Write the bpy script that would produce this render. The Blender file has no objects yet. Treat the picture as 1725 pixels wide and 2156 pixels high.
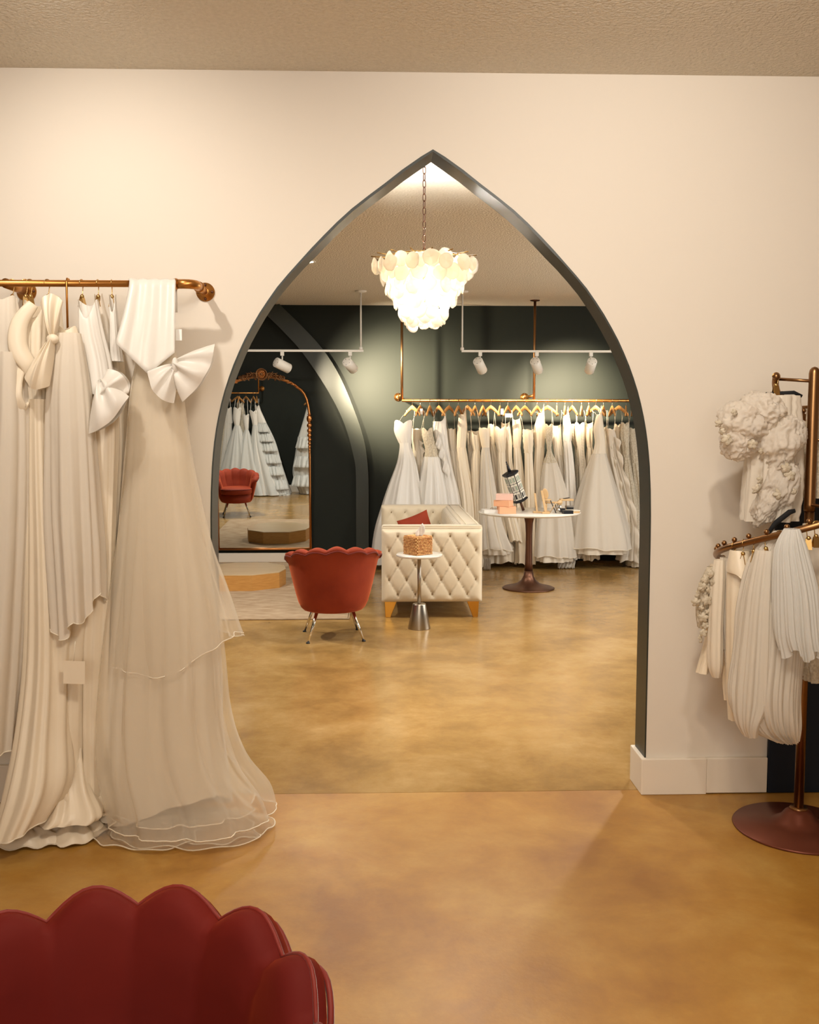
import bpy, math, random
from mathutils import Vector, Matrix, noise
from math import sin, cos, pi, radians as rad, sqrt, exp
random.seed(4)
sc = bpy.context.scene
COL = sc.collection

# ------------------------------------------------------------------ camera
PITCH, YAW, F = rad(5.0), rad(1.7), 2000.0
cam = bpy.data.cameras.new('camera')
cam.sensor_fit = 'AUTO'; cam.sensor_width = 36.0; cam.lens = 36.0 * F / 2156.0
cam.clip_end = 100
co = bpy.data.objects.new('camera', cam); COL.objects.link(co)
co.location = (0, 0, 1.5); co.rotation_euler = (pi / 2 - PITCH, 0, -YAW)
sc.camera = co
_F = Vector((sin(YAW) * cos(PITCH), cos(YAW) * cos(PITCH), -sin(PITCH)))
_R = Vector((cos(YAW), -sin(YAW), 0)); _U = _R.cross(_F)
def at(x, y, D):
    """real-world X and height of a photo pixel on the vertical plane at distance D"""
    d = _F + _R * ((x - 862.5) / F) - _U * ((y - 1078) / F)
    return d.x * D / d.y, 1.5 + d.z * D / d.y

# ------------------------------------------------------------------ world, exposure, lights
w = bpy.data.worlds.new('world'); sc.world = w; w.use_nodes = True
w.node_tree.nodes['Background'].inputs[0].default_value = (0.9, 0.85, 0.75, 1)
w.node_tree.nodes['Background'].inputs[1].default_value = 0.15
sc.view_settings.view_transform = 'Standard'; sc.view_settings.look = 'None'
sc.view_settings.exposure = 0.0; sc.view_settings.gamma = 1.0
sc.view_settings.use_curve_mapping = False

WARM = (1.0, 0.83, 0.62); WARM2 = (1.0, 0.92, 0.82); NEUT = (1.0, 0.95, 0.87)
def light(kind, name, loc, power, color, aim=None, size=.1, spot=60, blend=.5, sizey=None):
    l = bpy.data.lights.new(name, kind); l.energy = power; l.color = color
    o = bpy.data.objects.new(name, l); COL.objects.link(o); o.location = loc
    if kind == 'AREA':
        l.size = size
        if sizey: l.shape = 'RECTANGLE'; l.size_y = sizey
        else: l.shape = 'DISK'
    else: l.shadow_soft_size = size
    if kind == 'SPOT': l.spot_size = rad(spot); l.spot_blend = blend
    if aim is not None:
        d = Vector(aim) - Vector(loc); o.rotation_euler = d.to_track_quat('-Z', 'Y').to_euler()
    return o
H = 2.865; D1 = 3.78; D2 = 10.70
# front room
light('AREA', 'camera_side_fill', (-0.6, -2.8, 1.7), 58, (1.0, 0.95, 0.88), (0.2, 3.5, 1.6), 2.6, sizey=1.7)  # added soft fill behind the camera; the wall there has no window
light('SPOT', 'ceiling_spot_left', (-1.12, 2.62, 2.80), 52, WARM2, (-1.0, 3.7, 1.95), .03, 110, 1)
light('SPOT', 'ceiling_spot_right', (0.80, 2.0, 2.80), 70, WARM2, (1.0, 3.7, 2.1), .04, 105, 1)
light('AREA', 'front_overhead_fill', (0.3, 1.0, 2.84), 30, WARM, (0.3, 1.0, 0), .25)  # unseen overhead light, added to brighten the front room
light('POINT', 'front_chandelier_light', (0.1, 1.25, 2.42), 46, (1.0, .95, .90), None, .16)
# back room
light('AREA', 'ceiling_downlight_a', (-2.2, 6.8, 2.84), 75, NEUT, (-2.2, 6.8, 0), .16)
light('AREA', 'ceiling_downlight_b', (-0.61, 7.94, 2.84), 24, NEUT, (-0.61, 7.94, 0), .12)
light('AREA', 'rear_overhead_fill', (2.4, 6.4, 2.84), 70, NEUT, (2.4, 6.4, 0), .16)  # extra overhead light out of view, added for the rear room
light('AREA', 'gown_fill', (0.6, 5.9, 2.84), 30, NEUT, (0.6, 5.9, 0), .16)  # added fill for the gowns on the rear rail, not a ceiling fitting
light('AREA', 'right_wall_light', (4.3, 7.2, 1.6), 90, (1.0, .97, .92), (0, 7.2, 1.2), 2.4, sizey=2.0)  # area light just inside the solid right wall, aimed across the rear room
light('POINT', 'chandelier_bulb_a', (0.21, 4.75, 2.22), 105, NEUT, None, .05)
light('POINT', 'chandelier_bulb_b', (0.21, 4.75, 2.12), 75, NEUT, None, .04)

# ------------------------------------------------------------------ materials
def lin(c):
    def g(v):
        v /= 255.0
        return v / 12.92 if v <= 0.04045 else ((v + 0.055) / 1.055) ** 2.4
    return (g(c[0]), g(c[1]), g(c[2]), 1)
def mat(name, c, rough=.5, metal=0, spec=.5, sheen=0, bump=None, vary=None, trans=0, alpha=1, coat=0, sheencol=None, stretch=None):
    m = bpy.data.materials.new(name); m.use_nodes = True
    nt = m.node_tree; N = nt.nodes; L = nt.links; b = N['Principled BSDF']; out = N['Material Output']
    b.inputs['Base Color'].default_value = lin(c)
    b.inputs['Roughness'].default_value = rough; b.inputs['Metallic'].default_value = metal
    b.inputs['Specular IOR Level'].default_value = spec
    b.inputs['Coat Weight'].default_value = coat
    if sheen:
        b.inputs['Sheen Weight'].default_value = sheen; b.inputs['Sheen Roughness'].default_value = .35
        if sheencol: b.inputs['Sheen Tint'].default_value = lin(sheencol)
    tc = N.new('ShaderNodeTexCoord'); src = tc.outputs['Object']
    if stretch:
        mp = N.new('ShaderNodeMapping'); mp.inputs['Scale'].default_value = stretch
        L.new(src, mp.inputs[0]); src = mp.outputs[0]
    if vary:   # (scale, colour2, contrast)
        nz = N.new('ShaderNodeTexNoise'); nz.inputs['Scale'].default_value = vary[0]; nz.inputs['Detail'].default_value = 6
        L.new(src, nz.inputs['Vector'])
        r = N.new('ShaderNodeValToRGB'); r.color_ramp.elements[0].position = .5 - vary[2]; r.color_ramp.elements[1].position = .5 + vary[2]
        r.color_ramp.elements[0].color = lin(c); r.color_ramp.elements[1].color = lin(vary[1])
        L.new(nz.outputs['Fac'], r.inputs[0]); L.new(r.outputs[0], b.inputs['Base Color'])
    if bump:   # (scale, strength, distance)
        nb = N.new('ShaderNodeTexNoise'); nb.inputs['Scale'].default_value = bump[0]; nb.inputs['Detail'].default_value = 3
        L.new(src, nb.inputs['Vector'])
        bp = N.new('ShaderNodeBump'); bp.inputs['Strength'].default_value = bump[1]; bp.inputs['Distance'].default_value = bump[2]
        L.new(nb.outputs['Fac'], bp.inputs['Height']); L.new(bp.outputs[0], b.inputs['Normal'])
    last = b.outputs[0]
    if trans:
        t = N.new('ShaderNodeBsdfTranslucent'); t.inputs[0].default_value = lin(c)
        mx = N.new('ShaderNodeMixShader'); mx.inputs[0].default_value = trans
        L.new(last, mx.inputs[1]); L.new(t.outputs[0], mx.inputs[2]); last = mx.outputs[0]
    if alpha < 1:
        t = N.new('ShaderNodeBsdfTransparent'); mx = N.new('ShaderNodeMixShader'); mx.inputs[0].default_value = alpha
        L.new(t.outputs[0], mx.inputs[1]); L.new(last, mx.inputs[2]); last = mx.outputs[0]
    L.new(last, out.inputs[0])
    return m
def emis(name, c, s):
    m = bpy.data.materials.new(name); m.use_nodes = True
    b = m.node_tree.nodes['Principled BSDF']; b.inputs['Base Color'].default_value = lin(c)
    b.inputs['Emission Color'].default_value = lin(c); b.inputs['Emission Strength'].default_value = s
    return m

M = {}
M['cream_wall'] = mat('cream_wall_paint', (226, 217, 203), .75, bump=(60, .05, .002))
M['dark_wall'] = mat('dark_green_wall_paint', (30, 34, 28), .62, spec=.22, bump=(50, .04, .002))
M['dark_trim'] = mat('dark_green_gloss_paint', (44, 48, 40), .42, spec=.5)
M['navy'] = mat('navy_paint', (18, 26, 38), .6, spec=.3)
M['baseboard'] = mat('baseboard_paint', (232, 222, 206), .45)
M['ceiling'] = mat('stippled_ceiling', (214, 206, 188), .85, bump=(75, .9, .012), vary=(60, (228, 220, 204), .25))
M['gold'] = mat('antique_gold_metal', (196, 138, 74), .33, metal=1)
M['bronze'] = mat('bronze_metal', (156, 118, 80), .32, metal=1, vary=(3, (128, 92, 58), .3))
M['bronzedark'] = mat('dark_bronze_metal', (104, 72, 56), .4, metal=.85)
M['copper_base'] = mat('copper_brown_base', (112, 58, 40), .38, metal=.55)
M['brass'] = mat('brass_wire', (205, 170, 110), .25, metal=1)
M['chrome'] = mat('chrome', (220, 215, 205), .12, metal=1)
M['steel'] = mat('brushed_steel', (170, 160, 145), .3, metal=1, stretch=(40, 40, 1), bump=(30, .15, .002))
M['wirehook'] = mat('hanger_wire', (190, 185, 175), .25, metal=1)
M['white_metal'] = mat('white_powder_coat', (228, 224, 214), .45)
M['hole'] = mat('black_plastic', (18, 18, 18), .5)
M['velvet'] = mat('rust_velvet', (150, 58, 32), .7, spec=.2, sheen=.9, sheencol=(235, 130, 85), bump=(14, .2, .01), vary=(5, (124, 42, 24), .3))
M['velvet_red'] = mat('deep_red_velvet', (100, 22, 13), .75, spec=.15, sheen=.45, sheencol=(230, 100, 40), bump=(12, .2, .01), vary=(4, (80, 15, 11), .3))
M['velvet_pipe'] = mat('velvet_piping', (112, 30, 20), .6, spec=.3, sheen=.3)
M['cream_velvet'] = mat('cream_velvet', (214, 200, 174), .6, spec=.3, sheen=.35, bump=(160, .05, .001))
M['button'] = mat('button_fabric', (150, 128, 94), .55)
M['gold_leg'] = mat('gold_metal_leg', (205, 150, 62), .28, metal=1)
M['marble'] = mat('white_marble', (236, 230, 218), .2, vary=(5, (214, 208, 198), .12))
M['wood_top'] = mat('pale_plywood', (205, 182, 146), .3, vary=(3, (188, 160, 120), .3), stretch=(1, 6, 1))
M['wood_side'] = mat('plywood_edge', (206, 154, 84), .42, vary=(6, (176, 122, 58), .35), stretch=(2, 2, 14))
M['hanger_wood'] = mat('hanger_wood', (212, 160, 98), .4, vary=(20, (190, 132, 74), .3))
M['mirror'] = mat('mirror_silver', (236, 240, 238), .0, metal=1)
M['mirror_gold'] = mat('mirror_frame_gold', (208, 142, 84), .32, metal=1, bump=(60, .15, .003))
M['mirror_dark'] = mat('mirror_frame_antique', (140, 102, 70), .38, metal=1, bump=(80, .3, .004))
M['satin'] = mat('white_satin', (238, 233, 224), .36, spec=.5, sheen=.2, trans=.12, bump=(5, .25, .02))
M['satin_cream'] = mat('cream_satin', (240, 226, 202), .38, spec=.5, sheen=.2, trans=.12, bump=(5, .25, .02))
M['crepe'] = mat('ivory_crepe', (236, 225, 206), .6, spec=.3, sheen=.2, trans=.15, bump=(9, .25, .01))
M['chiffon'] = mat('ivory_chiffon', (238, 229, 214), .7, spec=.2, sheen=.3, trans=.3, bump=(12, .3, .01))
M['organza'] = mat('ivory_organza', (246, 238, 226), .6, spec=.3, sheen=.3, trans=.45, alpha=.88, bump=(22, .5, .02))
M['lace'] = mat('ivory_lace', (232, 222, 202), .7, spec=.2, trans=.25, bump=(70, .9, .01), vary=(90, (205, 192, 168), .08))
M['tulle'] = mat('sheer_tulle', (242, 232, 214), .8, spec=.1, trans=.4, alpha=.30)
M['tulle_dense'] = mat('gathered_tulle', (241, 234, 222), .8, spec=.1, trans=.3, alpha=.8, bump=(6, .3, .02))
M['tulle_cool'] = mat('white_tulle', (236, 236, 232), .8, spec=.1, trans=.3, alpha=.85, bump=(6, .3, .02))
M['edge'] = mat('hem_ribbon', (246, 236, 216), .5, trans=.2)
M['pink_box'] = mat('peach_card', (232, 172, 132), .6)
M['pink_lid'] = mat('pink_card', (232, 192, 176), .6)
M['white_card'] = mat('white_card', (238, 236, 230), .5)
M['black'] = mat('black_lacquer', (20, 22, 28), .35)
M['velvet_black'] = mat('black_velvet', (14, 14, 18), .8)
M['swatch_white'] = mat('swatch_board', (222, 216, 200), .5)
M['swatch_a'] = mat('sage_swatch', (150, 160, 142), .5)
M['swatch_b'] = mat('grey_swatch', (138, 132, 122), .5)
M['beech'] = mat('beech_wood', (214, 180, 132), .4, vary=(12, (196, 158, 108), .3))
M['wicker'] = mat('water_hyacinth', (170, 104, 50), .6, vary=(60, (226, 180, 116), .2))
M['tissue'] = mat('tissue_paper', (246, 244, 240), .8, trans=.3)
M['disc'] = mat('frosted_shell_disc', (255, 252, 246), .25, spec=.4, trans=.85, bump=(25, .4, .01))
M['bulb'] = emis('lit_bulb', (255, 240, 215), 30)
M['lamp_face'] = emis('lit_lamp_face', (255, 240, 215), 12)
M['perlbead'] = mat('pearl_bead', (236, 226, 206), .25)

def floor_mat(c0, c1, c2, r0, r1):
    m = bpy.data.materials.new('polished_concrete'); m.use_nodes = True
    nt = m.node_tree; N = nt.nodes; L = nt.links; b = N['Principled BSDF']
    tc = N.new('ShaderNodeTexCoord')
    def noise(s, d, r=.55, dist=0):
        n = N.new('ShaderNodeTexNoise'); n.inputs['Scale'].default_value = s; n.inputs['Detail'].default_value = d
        n.inputs['Roughness'].default_value = r; n.inputs['Distortion'].default_value = dist
        L.new(tc.outputs['Object'], n.inputs['Vector']); return n
    n1 = noise(2.0, 9, .62, .25); n2 = noise(11, 10, .74, .15); n3 = noise(70, 3)
    r = N.new('ShaderNodeValToRGB'); e = r.color_ramp.elements
    e[0].position = .34; e[0].color = lin(c0); e[1].position = .68; e[1].color = lin(c2)
    x = e.new(.5); x.color = lin(c1)
    L.new(n1.outputs['Fac'], r.inputs[0])
    r2 = N.new('ShaderNodeValToRGB'); e = r2.color_ramp.elements
    e[0].position = .30; e[0].color = (.78, .74, .68, 1); e[1].position = .72; e[1].color = (1, 1, 1, 1)
    L.new(n2.outputs['Fac'], r2.inputs[0])
    mx = N.new('ShaderNodeMix'); mx.data_type = 'RGBA'; mx.blend_type = 'MULTIPLY'; mx.inputs[0].default_value = .8
    L.new(r.outputs[0], mx.inputs[6]); L.new(r2.outputs[0], mx.inputs[7]); L.new(mx.outputs[2], b.inputs['Base Color'])
    rr = N.new('ShaderNodeMapRange'); rr.inputs[3].default_value = r0; rr.inputs[4].default_value = r1
    L.new(n2.outputs['Fac'], rr.inputs[0]); L.new(rr.outputs[0], b.inputs['Roughness'])
    bp = N.new('ShaderNodeBump'); bp.inputs['Strength'].default_value = .12; bp.inputs['Distance'].default_value = .003
    L.new(n3.outputs['Fac'], bp.inputs['Height']); L.new(bp.outputs[0], b.inputs['Normal'])
    b.inputs['Specular IOR Level'].default_value = .6
    return m
M['floor'] = floor_mat((158, 108, 42), (178, 130, 54), (196, 154, 80), .34, .5)
M['floor_rear'] = floor_mat((150, 116, 66), (170, 134, 78), (188, 154, 100), .14, .27)
def rug_mat():
    m = mat('woven_rug', (190, 168, 140), .95, spec=.1, vary=(7, (160, 134, 106), .16), bump=(220, .8, .004), stretch=(1, 3.5, 1))
    return m
M['rug'] = rug_mat()

# ------------------------------------------------------------------ mesh helpers
def link(name, V, Fc, m, parent=None, smooth=True, kind=None):
    off = Vector((0, 0, 0))
    q = parent
    while q is not None:
        off += q.location if q.type == 'EMPTY' or True else 0
        q = q.parent
    me = bpy.data.meshes.new(name)
    me.from_pydata([(v[0] - off.x, v[1] - off.y, v[2] - off.z) for v in V], [], Fc)
    ms = m if isinstance(m, (list, tuple)) else [m]
    for x in ms: me.materials.append(x)
    if smooth:
        me.polygons.foreach_set('use_smooth', [True] * len(me.polygons))
    me.update()
    o = bpy.data.objects.new(name, me); COL.objects.link(o)
    if parent is not None: o.parent = parent
    if kind: o['kind'] = kind
    return o
class MB:
    def __init__(s): s.V = []; s.F = []; s.flat = True
    def add(s, V, Fc):
        n = len(s.V); s.V += [tuple(v) for v in V]; s.F += [tuple(i + n for i in f) for f in Fc]; return s
    def box(s, a, b, bev=0):
        x0, y0, z0 = a; x1, y1, z1 = b
        if bev <= 0:
            V = [(x0, y0, z0), (x1, y0, z0), (x1, y1, z0), (x0, y1, z0), (x0, y0, z1), (x1, y0, z1), (x1, y1, z1), (x0, y1, z1)]
            return s.add(V, [(0, 3, 2, 1), (4, 5, 6, 7), (0, 1, 5, 4), (1, 2, 6, 5), (2, 3, 7, 6), (3, 0, 4, 7)])
        e = bev
        def ring(z, i):
            a0, a1, b0, b1 = x0 + i, x1 - i, y0 + i, y1 - i; c = e - i if i < e else 0; c = e * .6
            return [(a0 + c, b0, z), (a1 - c, b0, z), (a1, b0 + c, z), (a1, b1 - c, z), (a1 - c, b1, z), (a0 + c, b1, z), (a0, b1 - c, z), (a0, b0 + c, z)]
        R = [ring(z0, e * .7), ring(z0 + e * .3, e * .2), ring(z0 + e, 0), ring(z1 - e, 0), ring(z1 - e * .3, e * .2), ring(z1, e * .7)]
        return s.rings(R, cap=True)
    def rings(s, R, cap=False, closed=True):
        V = [v for r in R for v in r]; n = len(R[0]); Fc = []
        for j in range(len(R) - 1):
            for i in range(n if closed else n - 1):
                a = j * n + i; b = j * n + (i + 1) % n
                Fc.append((a, b, b + n, a + n))
        if cap:
            Fc.append(tuple(range(n))[::-1]); Fc.append(tuple((len(R) - 1) * n + i for i in range(n)))
        return s.add(V, Fc)
    def tube(s, P, r, n=10, cap=True, closed=False, flat=1.0):
        P = [Vector(p) for p in P]; R = []; up = None
        N_ = len(P)
        for i, p in enumerate(P):
            if closed: t = P[(i + 1) % N_] - P[i - 1]
            else: t = P[min(i + 1, N_ - 1)] - P[max(i - 1, 0)]
            t.normalize()
            if up is None:
                up = Vector((0, 0, 1)) if abs(t.z) < .9 else Vector((1, 0, 0))
            u = (up - t * up.dot(t))
            if u.length < 1e-5: u = t.orthogonal()
            u.normalize(); v = t.cross(u); up = u
            rr = r[i] if isinstance(r, (list, tuple)) else r
            R.append([tuple(p + u * (cos(2 * pi * k / n) * rr) + v * (sin(2 * pi * k / n) * rr * flat)) for k in range(n)])
        if closed: R.append(R[0])
        return s.rings(R, cap=cap and not closed)
    def lathe(s, c, prof, n=32, cap=True, axis=None):
        R = [[(c[0] + r * cos(2 * pi * k / n), c[1] + r * sin(2 * pi * k / n), c[2] + z) for k in range(n)] for r, z in prof]
        if axis is not None:
            q = Vector((0, 0, 1)).rotation_difference(Vector(axis)); cc = Vector(c)
            R = [[tuple(q @ (Vector(v) - cc) + cc) for v in r] for r in R]
        return s.rings(R, cap=cap)
    def ball(s, c, r, n=12, m=8, sc_=(1, 1, 1)):
        R = []
        for j in range(m + 1):
            a = -pi / 2 + pi * j / m; rr = max(cos(a), .02)
            R.append([(c[0] + r * rr * cos(2 * pi * k / n) * sc_[0], c[1] + r * rr * sin(2 * pi * k / n) * sc_[1], c[2] + r * sin(a) * sc_[2]) for k in range(n)])
        return s.rings(R, cap=True)
    def xf(s, M4):
        s.V = [tuple(M4 @ Vector(v)) for v in s.V]; return s
    def build(s, name, m, parent=None, smooth=True, kind=None):
        return link(name, s.V, s.F, m, parent, smooth, kind)
def flatten(o):
    o.data.polygons.foreach_set('use_smooth', [False] * len(o.data.polygons)); return o
def bevel(o, wdt=.005, seg=2):
    b = o.modifiers.new('bevel', 'BEVEL'); b.width = wdt; b.segments = seg; b.limit_method = 'ANGLE'; return o
def thing(name, label, cat, loc=(0, 0, 0), group=None):
    o = bpy.data.objects.new(name, None); COL.objects.link(o); o.location = loc; o.empty_display_size = .05
    o['label'] = label; o['category'] = cat
    if group: o['group'] = group
    return o
def tag(o, label, cat, group=None):
    o['label'] = label; o['category'] = cat
    if group: o['group'] = group
    return o
def struct(o): o['kind'] = 'structure'; return o
def copy_tree(o, parent=None):
    c = o.copy(); COL.objects.link(c); c.parent = parent
    for ch in list(o.children): copy_tree(ch, c)
    return c

# ------------------------------------------------------------------ room shell
XL, XR_, YB = -4.3, 4.6, -3.0
ACX = 0.203
ARCH = [(2.577, 0), (2.55, .046), (2.50, .119), (2.45, .184), (2.40, .252), (2.35, .317), (2.30, .373), (2.25, .424), (2.20, .473), (2.15, .519), (2.10, .565), (2.05, .608), (2.0, .644),
        (1.95, .678), (1.90, .708), (1.85, .736), (1.80, .760), (1.75, .782), (1.70, .801), (1.65, .818), (1.60, .832), (1.55, .844), (1.50, .854), (1.45, .862), (1.4, .868), (1.35, .873),
        (1.25, .879), (1.15, .882), (1.05, .883), (.6, .883), (.0, .883)]
struct(MB().box((XL, YB, -.1), (XR_, D1 + .035, 0)).build('floor', M['floor'], smooth=False))
struct(MB().box((XL, D1 + .0385, -.1), (XR_, D2 + .1, 0)).build('floor', M['floor_rear'], smooth=False))
struct(MB().box((XL, D1 + .033, -.1), (XR_, D1 + .041, -.0035)).build('floor', M['hole'], smooth=False))
struct(MB().box((XL, YB, H), (XR_, D1 + .02, H + .1)).build('ceiling', M['ceiling'], smooth=False))
struct(MB().box((XL, D1 + .02, H), (XR_, D2 + .1, H + .1)).build('ceiling', M['ceiling'], smooth=False))
WT = .14
def arch_wall(y0, y1, m, name):
    mb = MB()
    for s in (-1, 1):
        xo = XL if s < 0 else XR_
        V = []; Fc = []
        for z, h in ARCH: V += [(xo, y0, z), (ACX + s * h, y0, z), (ACX + s * h, y1, z), (xo, y1, z)]
        for i in range(len(ARCH) - 1):
            a = i * 4; b = a + 4
            Fc += [(a, a + 1, b + 1, b), (a + 1, a + 2, b + 2, b + 1), (a + 2, a + 3, b + 3, b + 2)]
        mb.add(V, Fc)
    mb.box((XL, y0, ARCH[0][0]), (XR_, y1, H))
    return struct(mb.build(name, m, smooth=False))
arch_wall(D1, D1 + .07, M['cream_wall'], 'wall_middle')
arch_wall(D1 + .07, D1 + WT, M['dark_wall'], 'wall_middle_rear')
struct(MB().box((XL, D2, 0), (XR_, D2 + .1, H)).build('wall_back', M['dark_wall'], smooth=False))
struct(MB().box((XL - .1, D1 + .07, 0), (XL, D2, H)).build('wall_left', M['dark_wall'], smooth=False))
struct(MB().box((XR_, D1 + .07, 0), (XR_ + .1, D2, H)).build('wall_right', M['dark_wall'], smooth=False))
struct(MB().box((XL - .1, YB, 0), (XL, D1 + .07, H)).build('wall_left', M['cream_wall'], smooth=False))
struct(MB().box((XR_, YB, 0), (XR_ + .1, D1 + .07, H)).build('wall_right', M['cream_wall'], smooth=False))
struct(MB().box((XL, YB - .1, 0), (XR_, YB, H)).build('wall_front', M['cream_wall'], smooth=False))
# dark lining of the arch (a thin jamb strip that stops on the baseboard)
for s in (-1, 1):
    R = []
    pts = [(z, h) for z, h in ARCH if z >= .15] + [(.152, .883)]
    for i, (z, h) in enumerate(pts):
        x0 = ACX + s * h
        x1 = ACX + s * max(h - .006, 0) if h > 0 else ACX
        zz = z - (.009 if h < .5 else .004 if h < .8 else 0)
        R.append([(x0, D1 - .003, z), (x1, D1 - .003, zz), (x1, D1 + WT + .003, zz), (x0, D1 + WT + .003, z)])
    struct(flatten(MB().rings(R, cap=True).build('trim_1', M['dark_trim'])))
# baseboards
def base(name, a, b, m='baseboard'): return struct(bevel(MB().box(a, b).build(name, M[m], smooth=False), .004))
bx = ACX + .883
base('baseboard_middle', (bx - .022, D1 - .022, .0), (1.335, D1, .152))
base('baseboard_middle', (1.335, D1 - .02, .004), (1.588, D1, .152))
base('baseboard_middle', (bx - .022, D1 - .0, .0), (bx, D1 + WT + .02, .152))
base('baseboard_middle', (XL, D1 - .022, 0), (ACX - .883 + .022, D1, .152))
base('baseboard_middle', (ACX - .883, D1, 0), (ACX - .883 + .022, D1 + WT + .02, .152))
base('baseboard_rear', (XL, D1 + WT, 0), (ACX - .883, D1 + WT + .018, .13))
base('baseboard_rear', (bx, D1 + WT, 0), (XR_, D1 + WT + .018, .13))
base('baseboard_back', (XL, D2 - .02, 0), (-.29, D2, .105))
struct(MB().box((-.29, D2 - .015, 0), (XR_, D2, .11)).build('baseboard_back', M['dark_wall'], smooth=False))
# navy panel to the right of the cream wall, behind the dress rack
struct(bevel(MB().box((1.59, D1 - .02, 0.002), (2.9, D1, 1.25)).build('trim_2', M['navy'], smooth=False), .004))

# raised pointed arch on the dark back wall
def feature_arch():
    outer = [(2.864, 0.20), (2.80, .265), (2.613, .457), (2.38, .668), (2.094, .850), (1.726, 1.008), (1.356, 1.127), (.984, 1.168), (.5, 1.17), (0.0, 1.17)]
    inner = [(2.80, .0), (2.72, .085), (2.56, .247), (2.327, .455), (1.936, .716), (1.568, .90), (1.197, 1.005), (.983, 1.03), (.5, 1.03), (0.0, 1.03)]
    def dense(P, n=46):
        out = []
        L_ = len(P) - 1
        for i in range(n + 1):
            t = i / n * L_; j = min(int(t), L_ - 1); u = t - j
            p0 = P[max(j - 1, 0)]; p1 = P[j]; p2 = P[j + 1]; p3 = P[min(j + 2, L_)]
            out.append(tuple(.5 * (2 * p1[k] + (p2[k] - p0[k]) * u + (2 * p0[k] - 5 * p1[k] + 4 * p2[k] - p3[k]) * u * u + (3 * p1[k] - p0[k] - 3 * p2[k] + p3[k]) * u ** 3) for k in (0, 1)))
        return out
    o_, i_ = dense(outer), dense(inner)
    for s in (-1, 1):
        R = []
        for (zo, ho), (zi, hi) in zip(o_, i_):
            zo = min(zo, H - .001); zi = min(zi, H - .001)
            xo, xi = -1.314 + s * ho, -1.314 + s * hi
            R.append([(xo, D2, zo), (xo, D2 - .09, zo), (xi, D2 - .09, zi), (xi, D2, zi)])
        struct(flatten(MB().rings(R, cap=True).build('trim_3', M['dark_trim'])))
feature_arch()

# ------------------------------------------------------------------ cloth machinery
def catmull(rows, sub):
    out = []; n = len(rows) - 1
    for j in range(n):
        for q in range(sub):
            u = q / sub
            p0 = rows[max(j - 1, 0)]; p1 = rows[j]; p2 = rows[j + 1]; p3 = rows[min(j + 2, n)]
            out.append([.5 * (2 * a + (c - z) * u + (2 * z - 5 * a + 4 * c - d) * u * u + (3 * a - z - 3 * c + d) * u ** 3) for z, a, c, d in zip(p0, p1, p2, p3)])
    out.append(list(rows[-1])); return out
def cloth(name, rows, m, parent, k=8, seed=0, n=72, sub=5, neck=None, hem=None, drift=.8, trim=None, ruck=0):
    """a hollow cloth tube; rows: (z, cx, cy, half width, half depth, fold size)"""
    rnd = random.Random(seed); p = [rnd.uniform(0, 6.28) for _ in range(8)]
    R = catmull(rows, sub); T = len(R) - 1; rings = []
    for j, (z, cx, cy, hw, hd, amp) in enumerate(R):
        t = j / T; ring = []
        amp = max(amp, 0); hd = max(hd, .004); hw = max(hw, .004)
        for i in range(n):
            a = 2 * pi * i / n
            dr = drift * t
            g = .5 * sin(k * a + p[0] + dr) + .32 * sin((2 * k + 1) * a + p[1] - dr) + .3 * sin((k // 2 + 1) * a + p[2] + 2 * dr) + .18 * sin((3 * k + 2) * a + p[3])
            if g > 0: g = g ** .8
            d = amp * g
            if ruck: d += ruck * sin(60 * t * (T / 20) + 3 * a + p[4]) * (.6 + .4 * sin(5 * a + p[5]))
            x = cx + (hw + min(d, hw * .5)) * cos(a)
            y = cy - (hd + d) * sin(a)
            zz = z
            if neck and t < .3: zz += neck(a) * (1 - t / .3) ** 1.5
            if hem and t > .55: zz += hem(a) * ((t - .55) / .45) ** 2
            ring.append((x, y, zz))
        rings.append(ring)
    mb = MB().rings(rings)
    for i, v in enumerate(mb.V):
        if v[2] < .006: mb.V[i] = (v[0], v[1], .006 + .004 * (i % 3))
    o = mb.build(name, m, parent)
    if trim:
        MB().tube(rings[-1], trim, 5, closed=True).build('hem_trim', M['edge'], o if o.parent and not o.parent.parent else parent)
    return o
def pxrows(rows, y):
    """rows given as (image y, left x, right x, half depth, fold[, distance])"""
    out = []
    for r in rows:
        D = r[5] if len(r) > 5 else y
        xl, z = at(r[1], r[0], D - r[3]); xr, _ = at(r[2], r[0], D - r[3])
        out.append((max(z, .01), (xl + xr) / 2, D, abs(xr - xl) / 2, r[3], r[4]))
    return out
def sheet(name, G, m, parent, thick=.002):
    """grid of points -> cloth sheet with real thickness"""
    mb = MB().rings([list(map(tuple, r)) for r in G], closed=False)
    o = mb.build(name, m, parent)
    s = o.modifiers.new('thick', 'SOLIDIFY'); s.thickness = thick; s.offset = 0
    return o
def ruffle(name, path, width, m, parent, waves=9, amp=.02, seed=0, dirv=(0, 0, -1), n=90, sg=-1):
    rnd = random.Random(seed); ph = rnd.uniform(0, 6)
    path = [Vector(p) for p in path]; G = []
    d = Vector(dirv).normalized()
    for r in range(5):
        t = r / 4; row = []
        for i in range(n + 1):
            s = i / n * (len(path) - 1); j = min(int(s), len(path) - 2); u = s - j
            p = path[j].lerp(path[j + 1], u)
            wv = sin(waves * 2 * pi * i / n + ph) + .4 * sin(waves * 4.6 * pi * i / n)
            q = p + d * (width * t) + Vector((0, sg, 0)) * (amp * wv * t + .01 * t) + Vector((1, 0, 0)) * (amp * .8 * cos(waves * 2 * pi * i / n + ph) * t)
            row.append(q)
        G.append(row)
    return sheet(name, G, m, parent, .0015)
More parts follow.
